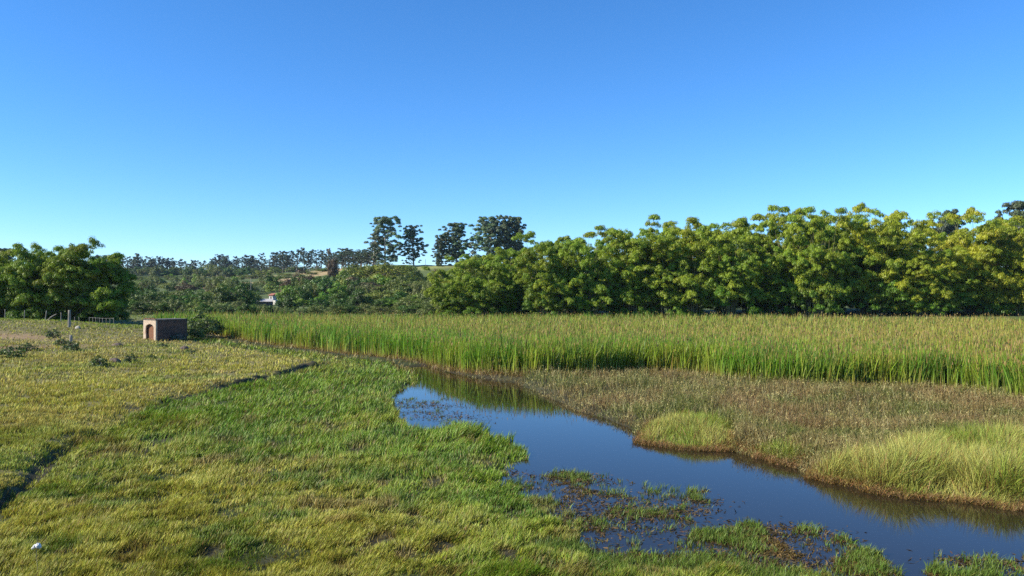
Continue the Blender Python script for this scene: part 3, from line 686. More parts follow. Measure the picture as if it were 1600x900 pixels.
# bamboo grove behind the reeds
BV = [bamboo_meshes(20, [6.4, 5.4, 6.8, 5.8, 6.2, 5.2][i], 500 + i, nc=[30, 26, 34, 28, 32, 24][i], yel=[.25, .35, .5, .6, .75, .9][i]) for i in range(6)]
prof = ([700, 720, 760, 800, 850, 900, 950, 1000, 1040, 1075, 1110, 1150, 1200, 1230, 1270, 1310, 1350, 1400, 1450, 1480, 1525, 1570, 1610, 1700, 1800],
        [404, 390, 380, 374, 360, 356, 350, 345, 342, 333, 340, 332, 322, 316, 330, 320, 324, 330, 335, 340, 318, 335, 322, 325, 330])
fx = [712]
while fx[-1] < 1740: fx.append(fx[-1] + random.choice([26, 36, 44, 58]))
for i, px in enumerate(fx):
    d = np.interp(px, [700, 900, 1700], [150, 149, 146]) + random.uniform(-3.5, 4); x, y = at(px + random.uniform(-6, 6), d)
    yt = np.interp(px, *prof) + random.choice([-10, -3, 2, 10, 34, 50] if px > 860 else [-6, -2, 0, 6]) + random.uniform(-2, 3); h = top2h(px, d, yt, x, y) / 20
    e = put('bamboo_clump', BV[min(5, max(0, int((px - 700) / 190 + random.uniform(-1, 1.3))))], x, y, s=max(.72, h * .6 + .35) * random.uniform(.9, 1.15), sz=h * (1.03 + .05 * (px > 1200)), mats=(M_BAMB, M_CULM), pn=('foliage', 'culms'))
    tag(e, f'{ordw(i)} bamboo clump from the left in the front row of the long grove', 'bamboo', 'bamboo clumps in the grove behind the reeds')
for i, px in enumerate(np.arange(742, 1780, 56)):
    d = 160 + random.uniform(-2, 2); x, y = at(px, d); yt = np.interp(px, *prof) + random.uniform(-11, 4); h = top2h(px, d, yt, x, y) / 20
    e = put('bamboo_clump', BV[min(5, max(0, int((px - 700) / 190 + random.uniform(-1, 1.3))))], x, y, s=max(.8, h * .5 + .5), sz=h * 1.06, mats=(M_BAMB, M_CULM), pn=('foliage', 'culms'))
    tag(e, f'{ordw(i)} bamboo clump from the left in the grove\'s rear row, only its top showing', 'bamboo', 'bamboo clumps in the grove behind the reeds')
for i, px in enumerate(np.arange(720, 1800, 90)):       # third row closes the gaps low down
    d = 171; x, y = at(px, d); yt = np.interp(px, *prof) + 14; h = top2h(px, d, yt, x, y) / 20
    e = put('bamboo_clump', BV[(i + 3) % 6], x, y, s=1.0, sz=h, mats=(M_BAMB, M_CULM), pn=('foliage', 'culms'))
    tag(e, 'bamboo clump deep inside the long grove, hidden but for glimpses through the gaps', 'bamboo', 'inner bamboo clumps glimpsed through the grove')

# bamboo on the left
LB = [bamboo_meshes(14, 4.6, 540 + i, yel=[.25, .08, .3][i], nc=26, fol=1.15, dark=.88) for i in range(3)]
lb = [(-60, 128, 400, 'leftmost bamboo clump of the left group, cut by the frame edge'), (-5, 126, 398, 'yellowish bamboo clump at the left end of the left group'),
      (28, 130, 388, 'bamboo clump with a tall drooping plume in the left group'), (62, 126, 380, 'middle bamboo clump behind the weathered fence post'),
      (100, 128, 372, 'tallest bamboo clump of the left group, above the fence post'), (126, 127, 380, 'dark bamboo clump right of the fence post'),
      (148, 126, 392, 'shaded dark green bamboo clump at the right end of the left group')]
for i, (px, d, yt, lab) in enumerate(lb):
    x, y = at(px, d); h = top2h(px, d, yt, x, y) / 14 * 1.10
    e = put('bamboo_clump', LB[i % 3], x, y, s=1.0, sz=h, mats=(M_BAMB, M_CULM), pn=('foliage', 'culms')); tag(e, lab, 'bamboo', 'bamboo clumps at the left edge of the pasture')

# eucalyptus
EV = [euc_meshes(24, [8.4, 7.6, 4.5, 4.0][i], 600 + i, n=[230, 220, 130, 110][i], dens=70, rs=1.0, flat=.75, limbs=20, ls=.55, base=.08, col=(.095, .135, .085)) for i in range(4)]
EB = [euc_meshes(24, 7.5, 610 + i, n=300, dens=80, base=.04, rs=1.1, limbs=24, flat=.75, ls=.6, col=(.095, .135, .080)) for i in range(3)]
EUC = [(600, 400, 341, EV[0], 1.1, 'tallest ridge eucalyptus, slender with an open layered crown'), (583, 402, 366, EV[2], 1.3, 'short eucalyptus crowding the left side of the tallest one'),
       (645, 405, 353, EV[1], 1.15, 'lone eucalyptus left of the gap in the skyline'), (689, 395, 368, EB[0], 1.05, 'leafy dark eucalyptus just right of the skyline gap'),
       (714, 398, 350, EB[1], 1.15, 'dense round-crowned eucalyptus beside the bamboo grove'), (742, 402, 356, EV[3], 1.1, 'thin spiky eucalyptus between two dense ones'),
       (768, 380, 340, EB[2], 1.2, 'big eucalyptus with a rusty lower crown behind the bamboo'), (788, 382, 338, EV[1], .8, 'eucalyptus with twin bare tips behind the bamboo'),
       (803, 385, 341, EB[0], 1.0, 'rightmost eucalyptus above the low end of the bamboo'), (1478, 300, 332, EB[2], .8, 'bluish treetop peeking over the bamboo grove'),
       (1598, 300, 318, EB[1], .9, 'dark treetop at the right frame edge above the bamboo'), (8, 300, 390, EB[1], .9, 'grey-green treetop behind the left bamboo group')]
for px, d, yt, me, s, lab in EUC:
    x, y = at(px, d); h = top2h(px, d, yt, x, y) / 24
    e = put('eucalyptus_tree', me, x, y, s=s * h, sz=h, mats=(M_LEAF, M_PALEBARK)); tag(e, lab, 'tree', 'tall eucalyptus trees on the hill')
# the plantation along the ridge
RV = [euc_meshes(24, [4.6, 5.4, 3.6, 5.0][i], 630 + i, n=80, dens=55, base=[.05, .25, .15, .3][i], ls=1.0, rs=1.5, limbs=15, flat=1.0, col=(.060, .085, .065)) for i in range(4)]
ytops = ([185, 215, 240, 262, 280, 310, 333, 360, 385, 400, 425, 450, 480, 500, 520, 540, 570], [402, 398, 400, 405, 402, 405, 401, 400, 399, 397, 395, 394, 390, 391, 387, 391, 391])
i = 0; px = 150.0
while px < 588:
    d = np.interp(px, AZ, RD) * random.uniform(.96, 1.0); x, y = at(px, d); yt = np.interp(px, *ytops) + random.choice([-2, 0, 3, 8]) + random.uniform(-1, 2); h = top2h(px, d, yt, x, y) / 24
    e = put('eucalyptus_tree', RV[random.randrange(4)], x, y, s=(1.0 if px < 480 else .8) * random.uniform(.75, 1.5), sz=h); i += 1
    tag(e, f'{ordw(i-1)} tree from the left in the dark plantation row along the far ridge', 'tree', 'plantation trees along the far ridge')
    px += random.choice([2, 3, 4, 6, 8]) + random.uniform(0, 1.5) * (1.0 if px < 450 else 1.15)

# hillside bushes and trees
K = dict(
  dark=[broad_meshes(6, 3.6, 700 + i, (.042, .088, .018), (.085, .155, .030), n=44, dens=100) for i in range(3)],
  olive=[broad_meshes(6, 3.8, 710 + i, (.120, .160, .034), (.180, .210, .045), n=44, dens=80, ls=.33, open_=.4) for i in range(3)],
  grey=[broad_meshes(4, 3.4, 720 + i, (.125, .160, .050), (.165, .195, .062), n=46, dens=70, ls=.28, open_=.6, base=.05) for i in range(3)],
  bright=[broad_meshes(6, 3.0, 730 + i, (.110, .210, .026), (.180, .270, .036), n=40, dens=90) for i in range(2)],
  brown=[broad_meshes(6, 4.2, 740 + i, (.095, .065, .048), (.140, .100, .060), n=44, dens=75, ls=.34, open_=.3, flat=.5) for i in range(2)])
WORD = dict(dark='dark green', olive='olive', grey='grey-green', bright='bright green', brown='brownish purple')
HH = dict(dark=6, olive=6, grey=4, bright=6, brown=6); RR = dict(dark=3.6, olive=3.8, grey=3.4, bright=3.0, brown=4.2)
HILL = []
def hill(px, d, yt, kind, wpx, label=None, name=None):
    x, y = at(px, d); h = top2h(px, d, yt, x, y); h = max(h, 2.6 if d > 190 else 1.0); k = random.randrange(len(K[kind])); s = wpx / F * d / (2 * RR[kind])
    nm = name or ('tree' if h > 4.5 else 'bush'); nm = {'tree': 'broadleaf_tree', 'bush': 'bush'}.get(nm, nm)
    e = put(nm, K[kind][k], x, y, s=s * 1.05, sz=h / HH[kind] * 1.05)
    HILL.append((px, d, kind, h, e, label))
    return e
named = [
 (370, 178, 436, 'dark', 52, 'large dark green tree with glossy clumps, tallest at the hill foot behind the hut'), (345, 176, 444, 'dark', 38, None), (395, 200, 449, 'dark', 22, 'dark round tree just left of the white house'),
 (318, 182, 452, 'dark', 36, None), (452, 215, 436, 'bright', 34, 'fresh green tree right behind the white house'), (474, 200, 440, 'dark', 42, 'round dark tree right of the white house'),
 (505, 195, 452, 'bright', 36, None), (535, 190, 450, 'dark', 44, None), (560, 196, 444, 'dark', 40, None), (600, 205, 446, 'olive', 60, None), (625, 200, 450, 'dark', 50, 'dark mass of tree below the two tall eucalyptus'),
 (568, 240, 430, 'brown', 58, 'brownish purple flat-topped tree halfway up the hill'), (480, 300, 418, 'brown', 50, 'dark reddish-brown tree under the right part of the ridge row'), (455, 320, 424, 'brown', 36, None),
 (590, 330, 405, 'olive', 80, 'wide olive tree standing under the tallest eucalyptus'), (560, 340, 416, 'olive', 50, None), (615, 300, 412, 'bright', 34, 'bright green bush under the tallest eucalyptus'),
 (632, 320, 417, 'olive', 30, None), (645, 300, 418, 'dark', 32, 'dark rounded bush left of the open hilltop field'), (520, 400, 386, 'brown', 20, 'thin rusty tree taller than the ridge row'),
 (425, 380, 424, 'dark', 30, None), (683, 350, 419, 'brown', 18, 'small brown bush in the open hilltop field'), (672, 270, 432, 'olive', 20, None), (690, 265, 436, 'olive', 18, None),
 (572, 290, 405, 'olive', 84, None), (612, 285, 404, 'olive', 76, None), (548, 330, 410, 'dark', 50, None), (650, 300, 424, 'dark', 40, None), (600, 250, 424, 'bright', 44, None), (640, 240, 432, 'olive', 50, None), (500, 250, 428, 'dark', 44, None), (530, 230, 436, 'bright', 40, None),
 (660, 190, 455, 'grey', 46, None), (690, 180, 458, 'grey', 46, None), (640, 176, 463, 'grey', 50, None), (700, 172, 466, 'grey', 36, None), (670, 165, 470, 'grey', 44, None), (715, 160, 470, 'grey', 30, None)]
for px, d, yt, kd, wp, lab in named: hill(px, d, yt, kd, wp, lab)
def rnd(n, x0, x1, d0, d1, ytop, kinds, w0, w1, skip=()):
    for i in range(n):
        px = x0 + (x1 - x0) * (i + random.uniform(.1, .9)) / n; d = random.uniform(d0, d1)
        if any(a < px < b for a, b in skip): continue
        hill(px, d, ytop(px) + random.uniform(-4, 5), random.choice(kinds), random.uniform(w0, w1))
house_gap = [(398, 452)]
rnd(20, 182, 400, 160, 172, lambda p: 468, ['grey', 'olive', 'dark', 'grey'], 26, 40)
rnd(17, 182, 330, 176, 198, lambda p: 456, ['dark', 'olive', 'dark', 'grey'], 30, 44)
rnd(17, 185, 400, 205, 240, lambda p: 449, ['olive', 'dark', 'olive'], 30, 42, house_gap)
rnd(11, 395, 460, 158, 166, lambda p: 476, ['grey', 'dark'], 12, 20)
rnd(20, 455, 735, 158, 168, lambda p: 474, ['grey', 'olive', 'grey', 'dark'], 26, 42)
rnd(14, 450, 660, 172, 200, lambda p: 458, ['dark', 'olive', 'dark', 'bright'], 30, 44)
rnd(22, 625, 722, 190, 330, lambda p: 437 + (p - 625) * .12, ['grey', 'olive', 'grey'], 22, 36)
rnd(30, 455, 640, 230, 360, lambda p: 428, ['olive', 'dark', 'bright', 'dark'], 20, 34)
rnd(26, 460, 715, 215, 300, lambda p: 443, ['olive', 'dark', 'grey'], 26, 38, [(500, 545)])
rnd(28, 190, 500, 290, 420, lambda p: 437, ['olive', 'dark', 'grey', 'brown'], 22, 34, [(240, 256), (402, 420)])
rnd(44, 185, 540, 430, 660, lambda p: 429, ['olive', 'dark', 'bright', 'grey', 'olive'], 15, 26)
rnd(95, 178, 560, 700, 860, lambda p: 417, ['dark', 'dark', 'olive', 'grey'], 14, 28)
rnd(12, 530, 650, 330, 395, lambda p: 413, ['olive', 'dark', 'bright'], 18, 28)
# hedge of far bank shrubs in the left background pasture
# labels that single each one out
def landmark(px):
    for a, b, t in [(0, 255, 'behind the brick hut'), (255, 330, 'between the hut and the glossy tree'), (330, 400, 'near the glossy dark tree'), (400, 448, 'by the white house'),
                    (448, 540, 'beyond the white house'), (540, 625, 'below the tallest eucalyptus'), (625, 800, 'next to the bamboo grove')]:
        if a <= px < b: return t
def rowname(d): return 'at hill foot' if d < 175 else 'low on slope' if d < 262 else 'midway uphill' if d < 450 else 'high on slope' if d < 660 else 'near the ridge'
by = {}
for px, d, kind, h, e, lab in HILL:
    if lab: tag(e, lab, 'tree' if h > 3.2 else 'bush', 'trees and bushes on the hillside'); continue
    key = f"{WORD[kind]} {'tree' if h > 4.5 else 'bush'} {rowname(d)}, {landmark(px)}"; by.setdefault(key, []).append((px, e, h))
for key, L in by.items():
    L.sort(key=lambda t: t[0])
    for i, (px, e, h) in enumerate(L):
        lab = key if len(L) == 1 else (('leftmost ' if i == 0 else 'rightmost ' if i == len(L) - 1 else f'{ordw(i)} from left ') + key)
        tag(e, lab, 'tree' if h > 4.5 else 'bush', 'trees and bushes on the hillside')

# shrubs in the pasture
SB = [broad_meshes(1.2, .8, 760 + i, (.045, .085, .022), (.085, .13, .03), n=26, dens=60, ls=.13, base=.02) for i in range(3)]
SG = [broad_meshes(2.4, 2.0, 770, (.085, .14, .03), (.14, .19, .05), n=50, dens=80, ls=.2, base=.05, open_=.5)]
def shrub(px, py, wpx, hpx, me, baseR, baseH, lab, dz=0.8, name='shrub'):
    d = F * (CAMH - dz) / (py - HOR)
    for _ in range(6):
        x, y = at(px, d); z = float(terrain(np.array([x]), np.array([y]))[0]); d = d * .5 + .5 * F * (CAMH - z) / (py - HOR)
    x, y = at(px, d); e = put(name, me, x, y, s=wpx / F * d / 2 / baseR * 1.25, sz=hpx / F * d / baseH * 1.3); tag(e, lab, 'shrub', 'shrubs in the pasture'); return e
shrub(82, 528, 20, 16, SB[0], .8, 1.2, 'small dark shrub on the red bank right of the dirt track')
shrub(113, 549, 22, 22, SB[1], .8, 1.2, 'green leafy shrub at the foot of the red bank')
shrub(96, 540, 20, 14, SB[2], .8, 1.2, 'low olive shrub between the two shrubs of the red bank')
shrub(12, 560, 44, 26, SB[1], .8, 1.2, 'wide shaded shrub at the left frame edge')
shrub(42, 548, 30, 14, SB[0], .8, 1.2, 'sprawling shrub under the lip of the bank')
shrub(157, 573, 28, 20, SB[2], .8, 1.2, 'bushy dark green shrub left of the lower mound')
shrub(204, 566, 20, 16, SB[0], .8, 1.2, 'light green shrub right of the lower mound')
shrub(255, 543, 12, 11, SB[1], .8, 1.2, 'tiny weed shrub in front of the brick hut')
shrub(238, 560, 14, 8, SB[2], .8, 1.2, 'flat weed patch in the open pasture below the hut')
shrub(300, 552, 16, 8, SB[0], .8, 1.2, 'low weed right below the rightmost mound')
shrub(325, 527, 52, 34, SG[0], 2.0, 2.4, 'big leafy light green shrub between the hut and the reeds')
shrub(303, 530, 26, 22, SG[0], 2.0, 2.4, 'smaller leafy shrub just right of the hut')

# ------------------------------------------------------------------ brick hut
def box(bm, x0, x1, y0, y1, z0, z1):
    v = [bm.verts.new(p) for p in [(x0, y0, z0), (x1, y0, z0), (x1, y1, z0), (x0, y1, z0), (x0, y0, z1), (x1, y0, z1), (x1, y1, z1), (x0, y1, z1)]]
    for f in [(0, 3, 2, 1), (4, 5, 6, 7), (0, 1, 5, 4), (1, 2, 6, 5), (2, 3, 7, 6), (3, 0, 4, 7)]: bm.faces.new([v[i] for i in f])
def bobj(name, bm, mat, parent=None, bevel=0):
    if bevel: bmesh.ops.bevel(bm, geom=bm.edges[:], offset=bevel, segments=2, affect='EDGES')
    bmesh.ops.recalc_face_normals(bm, faces=bm.faces[:]); me = bpy.data.meshes.new(name); bm.to_mesh(me); bm.free(); return link(name, me, mat, parent)
def brick_mat(name, render_share, plaster, b1=(.34, .11, .05, 1), b2=(.24, .075, .04, 1), mo=(.30, .25, .2, 1)):
    m, n, out = new_mat(name); p = n.nodes.new('ShaderNodeBsdfPrincipled'); p.inputs['Roughness'].default_value = .92
    tc = n.nodes.new('ShaderNodeTexCoord'); mp = n.nodes.new('ShaderNodeMapping'); mp.inputs['Rotation'].default_value = (math.radians(90), 0, 0)
    sx = n.nodes.new('ShaderNodeSeparateXYZ'); ad = n.nodes.new('ShaderNodeMath'); cx = n.nodes.new('ShaderNodeCombineXYZ')
    n.links.new(tc.outputs['Object'], sx.inputs[0]); n.links.new(sx.outputs[0], ad.inputs[0]); n.links.new(sx.outputs[1], ad.inputs[1]); n.links.new(ad.outputs[0], cx.inputs[0]); n.links.new(sx.outputs[2], cx.inputs[1])
    b = n.nodes.new('ShaderNodeTexBrick'); b.inputs['Scale'].default_value = 1; b.inputs['Brick Width'].default_value = .24; b.inputs['Row Height'].default_value = .09; b.inputs['Mortar Size'].default_value = .012
    b.inputs['Color1'].default_value = b1; b.inputs['Color2'].default_value = b2; b.inputs['Mortar'].default_value = mo
    n.links.new(cx.outputs[0], b.inputs['Vector'])
    ns = n.nodes.new('ShaderNodeTexNoise'); ns.inputs['Scale'].default_value = 1.6; ns.inputs['Detail'].default_value = 8; n.links.new(tc.outputs['Object'], ns.inputs['Vector'])
    cr = n.nodes.new('ShaderNodeValToRGB'); cr.color_ramp.elements[0].position = render_share - .03; cr.color_ramp.elements[1].position = render_share + .03; n.links.new(ns.outputs[0], cr.inputs[0])
    n2 = n.nodes.new('ShaderNodeTexNoise'); n2.inputs['Scale'].default_value = 6; n2.inputs['Detail'].default_value = 8; n.links.new(tc.outputs['Object'], n2.inputs['Vector'])
    c2 = n.nodes.new('ShaderNodeValToRGB'); c2.color_ramp.elements[0].position = .3; c2.color_ramp.elements[1].position = .7
    c2.color_ramp.elements[0].color = (*[k * .5 for k in plaster], 1); c2.color_ramp.elements[1].color = (*plaster, 1); n.links.new(n2.outputs[0], c2.inputs[0])
    mx = n.nodes.new('ShaderNodeMix'); mx.data_type = 'RGBA'; n.links.new(cr.outputs[0], mx.inputs[0]); n.links.new(c2.outputs[0], mx.inputs[6]); n.links.new(b.outputs[0], mx.inputs[7])
    n.links.new(mx.outputs[2], p.inputs['Base Color']); n.links.new(p.outputs[0], out.inputs[0]); return m
hx, hy = at(243.5, 84.5)
hut = bpy.data.objects.new('brick_hut', None); COL.objects.link(hut)
hut.location = (hx, hy, float(terrain(np.array([hx]), np.array([hy]))[0]) - .05)
hut.scale = (1.07, 1.07, 1.07); hut.rotation_euler = (0, 0, math.atan2(.79, .62))          # local x runs along the long side
tag(hut, 'small flat-roofed brick hut with an arched doorway and dark side wall', 'hut')
M_BF = brick_mat('worn_pink_plaster', .62, (.62, .48, .34), (.46, .28, .17, 1), (.40, .24, .15, 1), (.50, .41, .31, 1)); M_BS = brick_mat('shade_toned_render', .5, (.095, .062, .048), (.15, .065, .038, 1), (.11, .048, .03, 1), (.10, .075, .058, 1)); M_BI = brick_mat('bare_brick', .25, (.2, .1, .06), (.22, .075, .025, 1), (.16, .055, .02, 1), (.16, .10, .06, 1))  # M_BS: plaster and brick darkened, putting the unlit side's shade into the colour
Hh, LL, WW, th = 2.12, 3.35, 2.5, .16
# end wall with the arched doorway (local x = 0 plane, y from 0 to WW)
bm = bmesh.new(); a0, a1 = .40, 2.02; prof_ = [(0, -.6), (a0, -.6), (a0, 1.35)] + [((a0 + a1) / 2 - math.cos(t) * (a1 - a0) / 2, 1.35 + math.sin(t) * .38) for t in np.linspace(.25, math.pi - .25, 8)] + [(a1, 1.35), (a1 + .04, .9), (a1 - .05, .5), (a1 + .03, .1), (a1, -.6), (WW, -.6), (WW, Hh), (0, Hh)]
f1 = bm.faces.new([bm.verts.new((0, a, b)) for a, b in prof_]); r = bmesh.ops.extrude_face_region(bm, geom=[f1]); bmesh.ops.translate(bm, verts=[v for v in r['geom'] if isinstance(v, bmesh.types.BMVert)], vec=(th, 0, 0))
bobj('doorway_wall', bm, M_BF, hut)['label'] = 'sunlit pinkish plaster wall with an arched opening'
bm = bmesh.new(); box(bm, th + .10, th + .22, .42, 2.0, -.6, 1.85); bobj('brick_infill', bm, M_BI, hut)['label'] = 'rust red brickwork set back in the arch'
bm = bmesh.new(); box(bm, th, LL, 0, th, -.6, Hh); bobj('side_wall', bm, M_BS, hut)['label'] = 'dark wall, its shade put into the colour, with bare brown brick showing'
bm = bmesh.new(); box(bm, th, LL, WW - th, WW, -.6, Hh); bobj('side_wall', bm, M_BI, hut)
bm = bmesh.new(); box(bm, LL - th, LL, th, WW - th, -.6, Hh - .002); bobj('end_wall', bm, M_BI, hut)
bm = bmesh.new(); box(bm, -.04, LL + .06, -.06, WW + .04, Hh + .002, Hh + .10); bobj('roof_slab', bm, rough_mat('dark_concrete', (.05, .045, .04), (.16, .14, .12), 3), hut, .015)  # roof slab mottled in dark concrete tones
bm = bmesh.new()
for i in range(9): y_ = .15 + i * .25 + random.uniform(-.04, .04); box(bm, .0 + random.uniform(0, .04), .14, y_, y_ + .2, Hh + .101, Hh + .101 + random.choice([.06, .07, .12]))
bobj('brick_course', bm, M_BI, hut)
SW = [broad_meshes(1.6, .9, 780, (.10, .11, .08), (.16, .16, .12), n=22, dens=40, ls=.2, base=.02, open_=.9)]
ux, uy = .62, .79; e = put('shrub', SW[0], hx + ux * 2.35 + .5, hy + uy * 2.35 - .35, s=1.0, sz=1.05); tag(e, 'sparse grey-leaved shrub growing against the hut\'s dark wall', 'shrub', 'shrubs in the pasture')

# mounds
def mound(px, py, wpx, hpx, lab, mat):
    d = F * 4.7 / (py - HOR)
    for _ in range(6):
        x, y = at(px, d); z = float(terrain(np.array([x]), np.array([y]))[0]); d = d * .5 + .5 * F * (CAMH - z) / (py - HOR)
    x, y = at(px, d); bm = bmesh.new(); bmesh.ops.create_icosphere(bm, subdivisions=4, radius=1)
    co = np.array([v.co[:] for v in bm.verts]); nz = fbm(co[:, 0] + co[:, 2] * .7 + px, co[:, 1] - co[:, 2] * .5, .6, 900, 4)
    for v, k in zip(bm.verts, nz): v.co = v.co * (0.72 + .55 * k); 
    for v in bm.verts: v.co.x *= wpx / F * d / 2; v.co.y *= wpx / F * d / 2 * .8; v.co.z *= hpx / F * d
    for f in bm.faces: f.smooth = True
    o = bobj('termite_mound', bm, mat); o.location = (x, y, z); tag(o, lab, 'mound', 'earth mounds in the pasture')
M_MOUND = rough_mat('mound_earth', (.08, .055, .04), (.17, .12, .09), 5)
mound(184, 541, 17, 6, 'upper brown earth mound alone in the pasture left of the hut', M_MOUND)
mound(180, 566, 19, 7, 'lower grey-brown earth mound between two shrubs', M_MOUND)
mound(288, 546, 13, 6, 'earth mound in front of the hut\'s right corner', M_MOUND)
mound(122, 514, 8, 5, 'pale stone lying right of the fence post', rough_mat('pale_stone', (.3, .27, .22), (.5, .46, .4), 5))

# fence posts
M_WOOD = rough_mat('weathered_wood', (.13, .115, .09), (.32, .29, .24), 6, stretch=(1, 1, .15)); M_WIRE = rough_mat('wire', (.2, .19, .18), (.3, .29, .28), 5, rough=.5)
def post(px, d, h, r, lab, tilt=0, group='posts of the pasture fence', name='fence_post'):
    x, y = at(px, d); z = float(terrain(np.array([x]), np.array([y]))[0])
    tb = Tubes(); pts = [(0, 0, -.3), (tilt * .3 * h, 0, h * .35), (tilt * .65 * h, .01, h * .7), (tilt * h, 0, h), (tilt * h, 0, h + .005)]; tb.add(pts, [r, r * .97, r * .93, r * .9, .002], 8)
    o = link(name, tb.mesh(name), M_WOOD); o.location = (x, y, z); tag(o, lab, 'fence post', group); return o, Vector((x + tilt * h, y, z + h))
P = []
for px, d, h, r, lab, tl in [(8, 96, 1.2, .05, 'thin post at the left frame edge', 0), (38, 97, 1.2, .05, 'thin grey post left of the leaning stick', .04), (71, 98, 1.25, .06, 'thin leaning post second left of the thick one', .12),
                         (95.5, 98, 1.1, .06, 'short thin post just left of the thick one', 0), (108.5, 90, 2.0, .17, 'thick weathered grey post standing before the bamboo', .01)]:
    o, t = post(px, d, h, r, lab, tl); P.append(t)
st_, _ = post(111, 78, .75, .16, 'short mossy tree stump just below the thick fence post', .02, None, 'tree_stump'); st_['category'] = 'stump'
if 'group' in st_: del st_['group']
for i, px in enumerate([117, 124, 140, 145, 150, 156, 161, 166, 172, 178]):
    o, t = post(px, 116, 1.0, .045, f'{ordw(i)} thin pale post from the left in the fence under the dark bamboo', random.uniform(-.06, .06)); P.append(t)
def wire(a, b, lab, drop, name='fence_wire'):
    tb = Tubes(); a = a - Vector((0, 0, drop)); b = b - Vector((0, 0, drop)); mid = (a + b) / 2 - Vector((0, 0, .05)); tb.add([a, mid, b], [.012] * 3, 4)
    o = link(name, tb.mesh(name), M_WIRE); tag(o, lab, 'wire', 'fence wires')
tb = Tubes(); q0, q1 = P[7], P[-1]; tb.add([q0 - Vector((0, 0, .08)), (q0 + q1) / 2 - Vector((0, 0, .12)), q1 - Vector((0, 0, .08))], [.03] * 3, 5)
o = link('fence_rail', tb.mesh('fence_rail'), M_WOOD); tag(o, 'pale rail along the top of the fence under the dark bamboo', 'fence rail')
x, y = at(74, 97.5); z = float(terrain(np.array([x]), np.array([y]))[0]); tb = Tubes(); tb.add([(x, y, z), (x + .5, y, z + .5), (x + 1.1, y + .1, z + .85)], [.09, .07, .05], 6)
o = link('fallen_branch', tb.mesh('fallen_branch'), M_WOOD); tag(o, 'bent grey branch propped behind the fence', 'branch')
# hilltop posts and poles
for i, px in enumerate([690, 699, 707]):
    post(px, 330, 2.2, .10, f'{ordw(i)} post from the left on the hilltop beside the bamboo', 0, 'hilltop fence posts')
for px, d, yt, lab in [(665, 398, 405, 'thin pole standing in the skyline gap'), (392, 250, 434, 'slim pale utility pole on the slope left of the white house')]:
    x, y = at(px, d); h = top2h(px, d, yt, x, y); o, _ = post(px, d, h, .10, lab, 0, None, 'utility_pole'); o['category'] = 'pole'

# ------------------------------------------------------------------ white house on the slope
M_WH = rough_mat('whitewash', (.42, .40, .36), (.62, .60, .56), 2, bump=.1); M_TILE = rough_mat('clay_tiles', (.22, .08, .05), (.36, .14, .08), 4); M_DK = rough_mat('dark_opening', (.02, .02, .02), (.05, .045, .04), 3)
x, y = at(428, 232); z = float(terrain(np.array([x]), np.array([y]))[0])
hs_ = bpy.data.objects.new('white_house', None); COL.objects.link(hs_); hs_.location = (x, y, z); hs_.scale = (.85, .85, .85); hs_.rotation_euler = (0, 0, math.radians(-40)); tag(hs_, 'small white house with a red tiled roof among the trees', 'house')
bm = bmesh.new(); box(bm, -1.1, 1.1, -1.2, 1.4, 0, 3.2); bobj('wall', bm, M_WH, hs_, .01)
bm = bmesh.new(); v = [bm.verts.new(p) for p in [(-1.5, -1.6, 3.15), (1.5, -1.6, 3.15), (1.5, 1.8, 3.15), (-1.5, 1.8, 3.15), (-1.5, .1, 3.9), (1.5, .1, 3.9)]]
for f in [(0, 1, 5, 4), (2, 3, 4, 5), (0, 4, 3), (1, 2, 5), (3, 2, 1, 0)]: bm.faces.new([v[i] for i in f])
bobj('roof', bm, M_TILE, hs_)
bm = bmesh.new(); box(bm, -.35, .45, -1.23, -1.1, 1.6, 2.7); bobj('window', bm, M_DK, hs_)
bm = bmesh.new(); box(bm, .9, 3.6, -1.8, -1.6, 0, 1.5); bobj('porch_wall', bm, M_WH, hs_)
bm = bmesh.new(); box(bm, 1.6, 2.3, -1.83, -1.79, .1, 1.1); bobj('doorway', bm, M_DK, hs_)
x, y = at(412, 222); z = float(terrain(np.array([x]), np.array([y]))[0])
sh_ = bpy.data.objects.new('low_shed', None); COL.objects.link(sh_); sh_.location = (x, y, z); sh_.rotation_euler = (0, 0, math.radians(6)); tag(sh_, 'long low shed with a pale roof beside the white house', 'shed')
bm = bmesh.new(); box(bm, -2.6, 2.2, -.8, 1.6, 0, 1.25); bobj('wall', bm, rough_mat('shed_wall', (.06, .05, .05), (.14, .12, .11), 2), sh_)
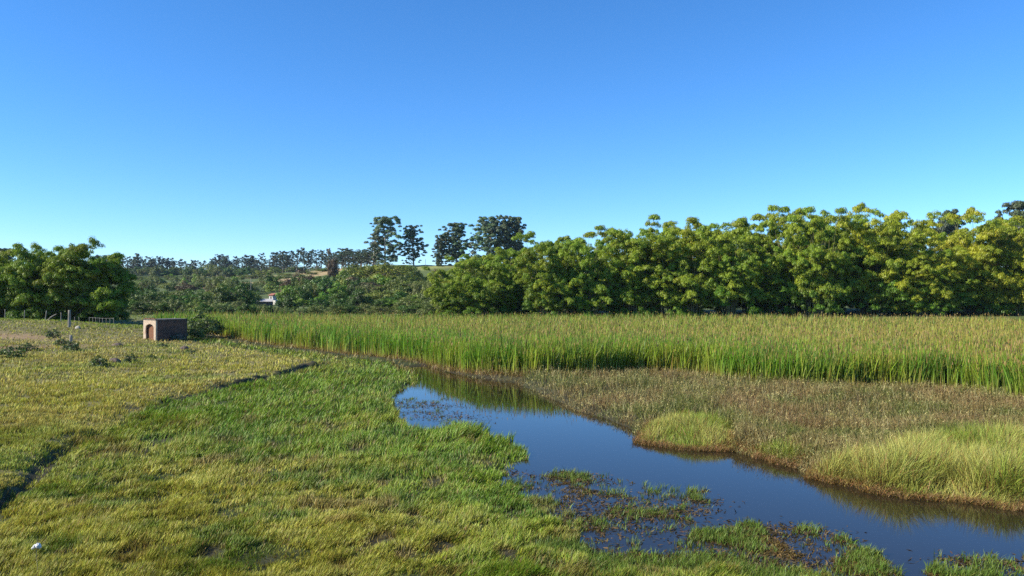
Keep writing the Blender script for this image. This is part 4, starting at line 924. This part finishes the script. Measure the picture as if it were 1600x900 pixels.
bm = bmesh.new(); v = [bm.verts.new(p) for p in [(-2.8, -1.3, 1.26), (2.4, -1.3, 1.26), (2.4, 1.9, 2.0), (-2.8, 1.9, 2.0), (-2.8, -1.3, 1.34), (2.4, -1.3, 1.34), (2.4, 1.9, 2.08), (-2.8, 1.9, 2.08)]]
for f in [(0, 3, 2, 1), (4, 5, 6, 7), (0, 1, 5, 4), (1, 2, 6, 5), (2, 3, 7, 6), (3, 0, 4, 7)]: bm.faces.new([v[i] for i in f])
bobj('roof', bm, rough_mat('pale_sheet_roof', (.35, .32, .30), (.55, .52, .48), 1.5), sh_)

# ------------------------------------------------------------------ white fluffy head in the near grass
x, y = px2w(60, 884, .35); z = float(terrain(np.array([x]), np.array([y]))[0])
ef = bpy.data.objects.new('white_flower', None); COL.objects.link(ef); ef.location = (x, y, z); tag(ef, 'fluffy white flower head on a thin pale stalk in the near grass', 'flower')
tb = Tubes(); tb.add([(0, 0, 0), (.01, 0, .2), (-.02, 0, .42), (.0, 0, .60)], [.006, .005, .005, .004], 5); link('stalk', tb.mesh('stalk'), M_WOOD, ef)
bm = bmesh.new()
for cx_, cz_, r_ in [(.02, .62, .05), (-.04, .605, .038), (.05, .595, .03), (-.08, .575, .025)]:
    bmesh.ops.create_icosphere(bm, subdivisions=3, radius=r_, matrix=Matrix.Translation((cx_, 0, cz_)))
for v in bm.verts: v.co += v.co.normalized() * random.uniform(-.008, .010)
bobj('flower_head', bm, rough_mat('white_fluff', (.60, .60, .58), (.82, .82, .80), 20), ef)

# ------------------------------------------------------------------ the air between here and the ridge
bm = bmesh.new(); box(bm, -1500, 1500, -60, 1150, -6, 60)
hm, n, out = new_mat('haze'); pv = n.nodes.new('ShaderNodeVolumePrincipled'); pv.inputs['Color'].default_value = (.62, .78, 1, 1); pv.inputs['Density'].default_value = .00005; pv.inputs['Anisotropy'].default_value = 0
n.links.new(pv.outputs[0], out.inputs['Volume']); hz = bobj('haze', bm, hm); tag(hz, 'thin blue haze in the air over the marsh and hill', 'haze', kind='stuff')
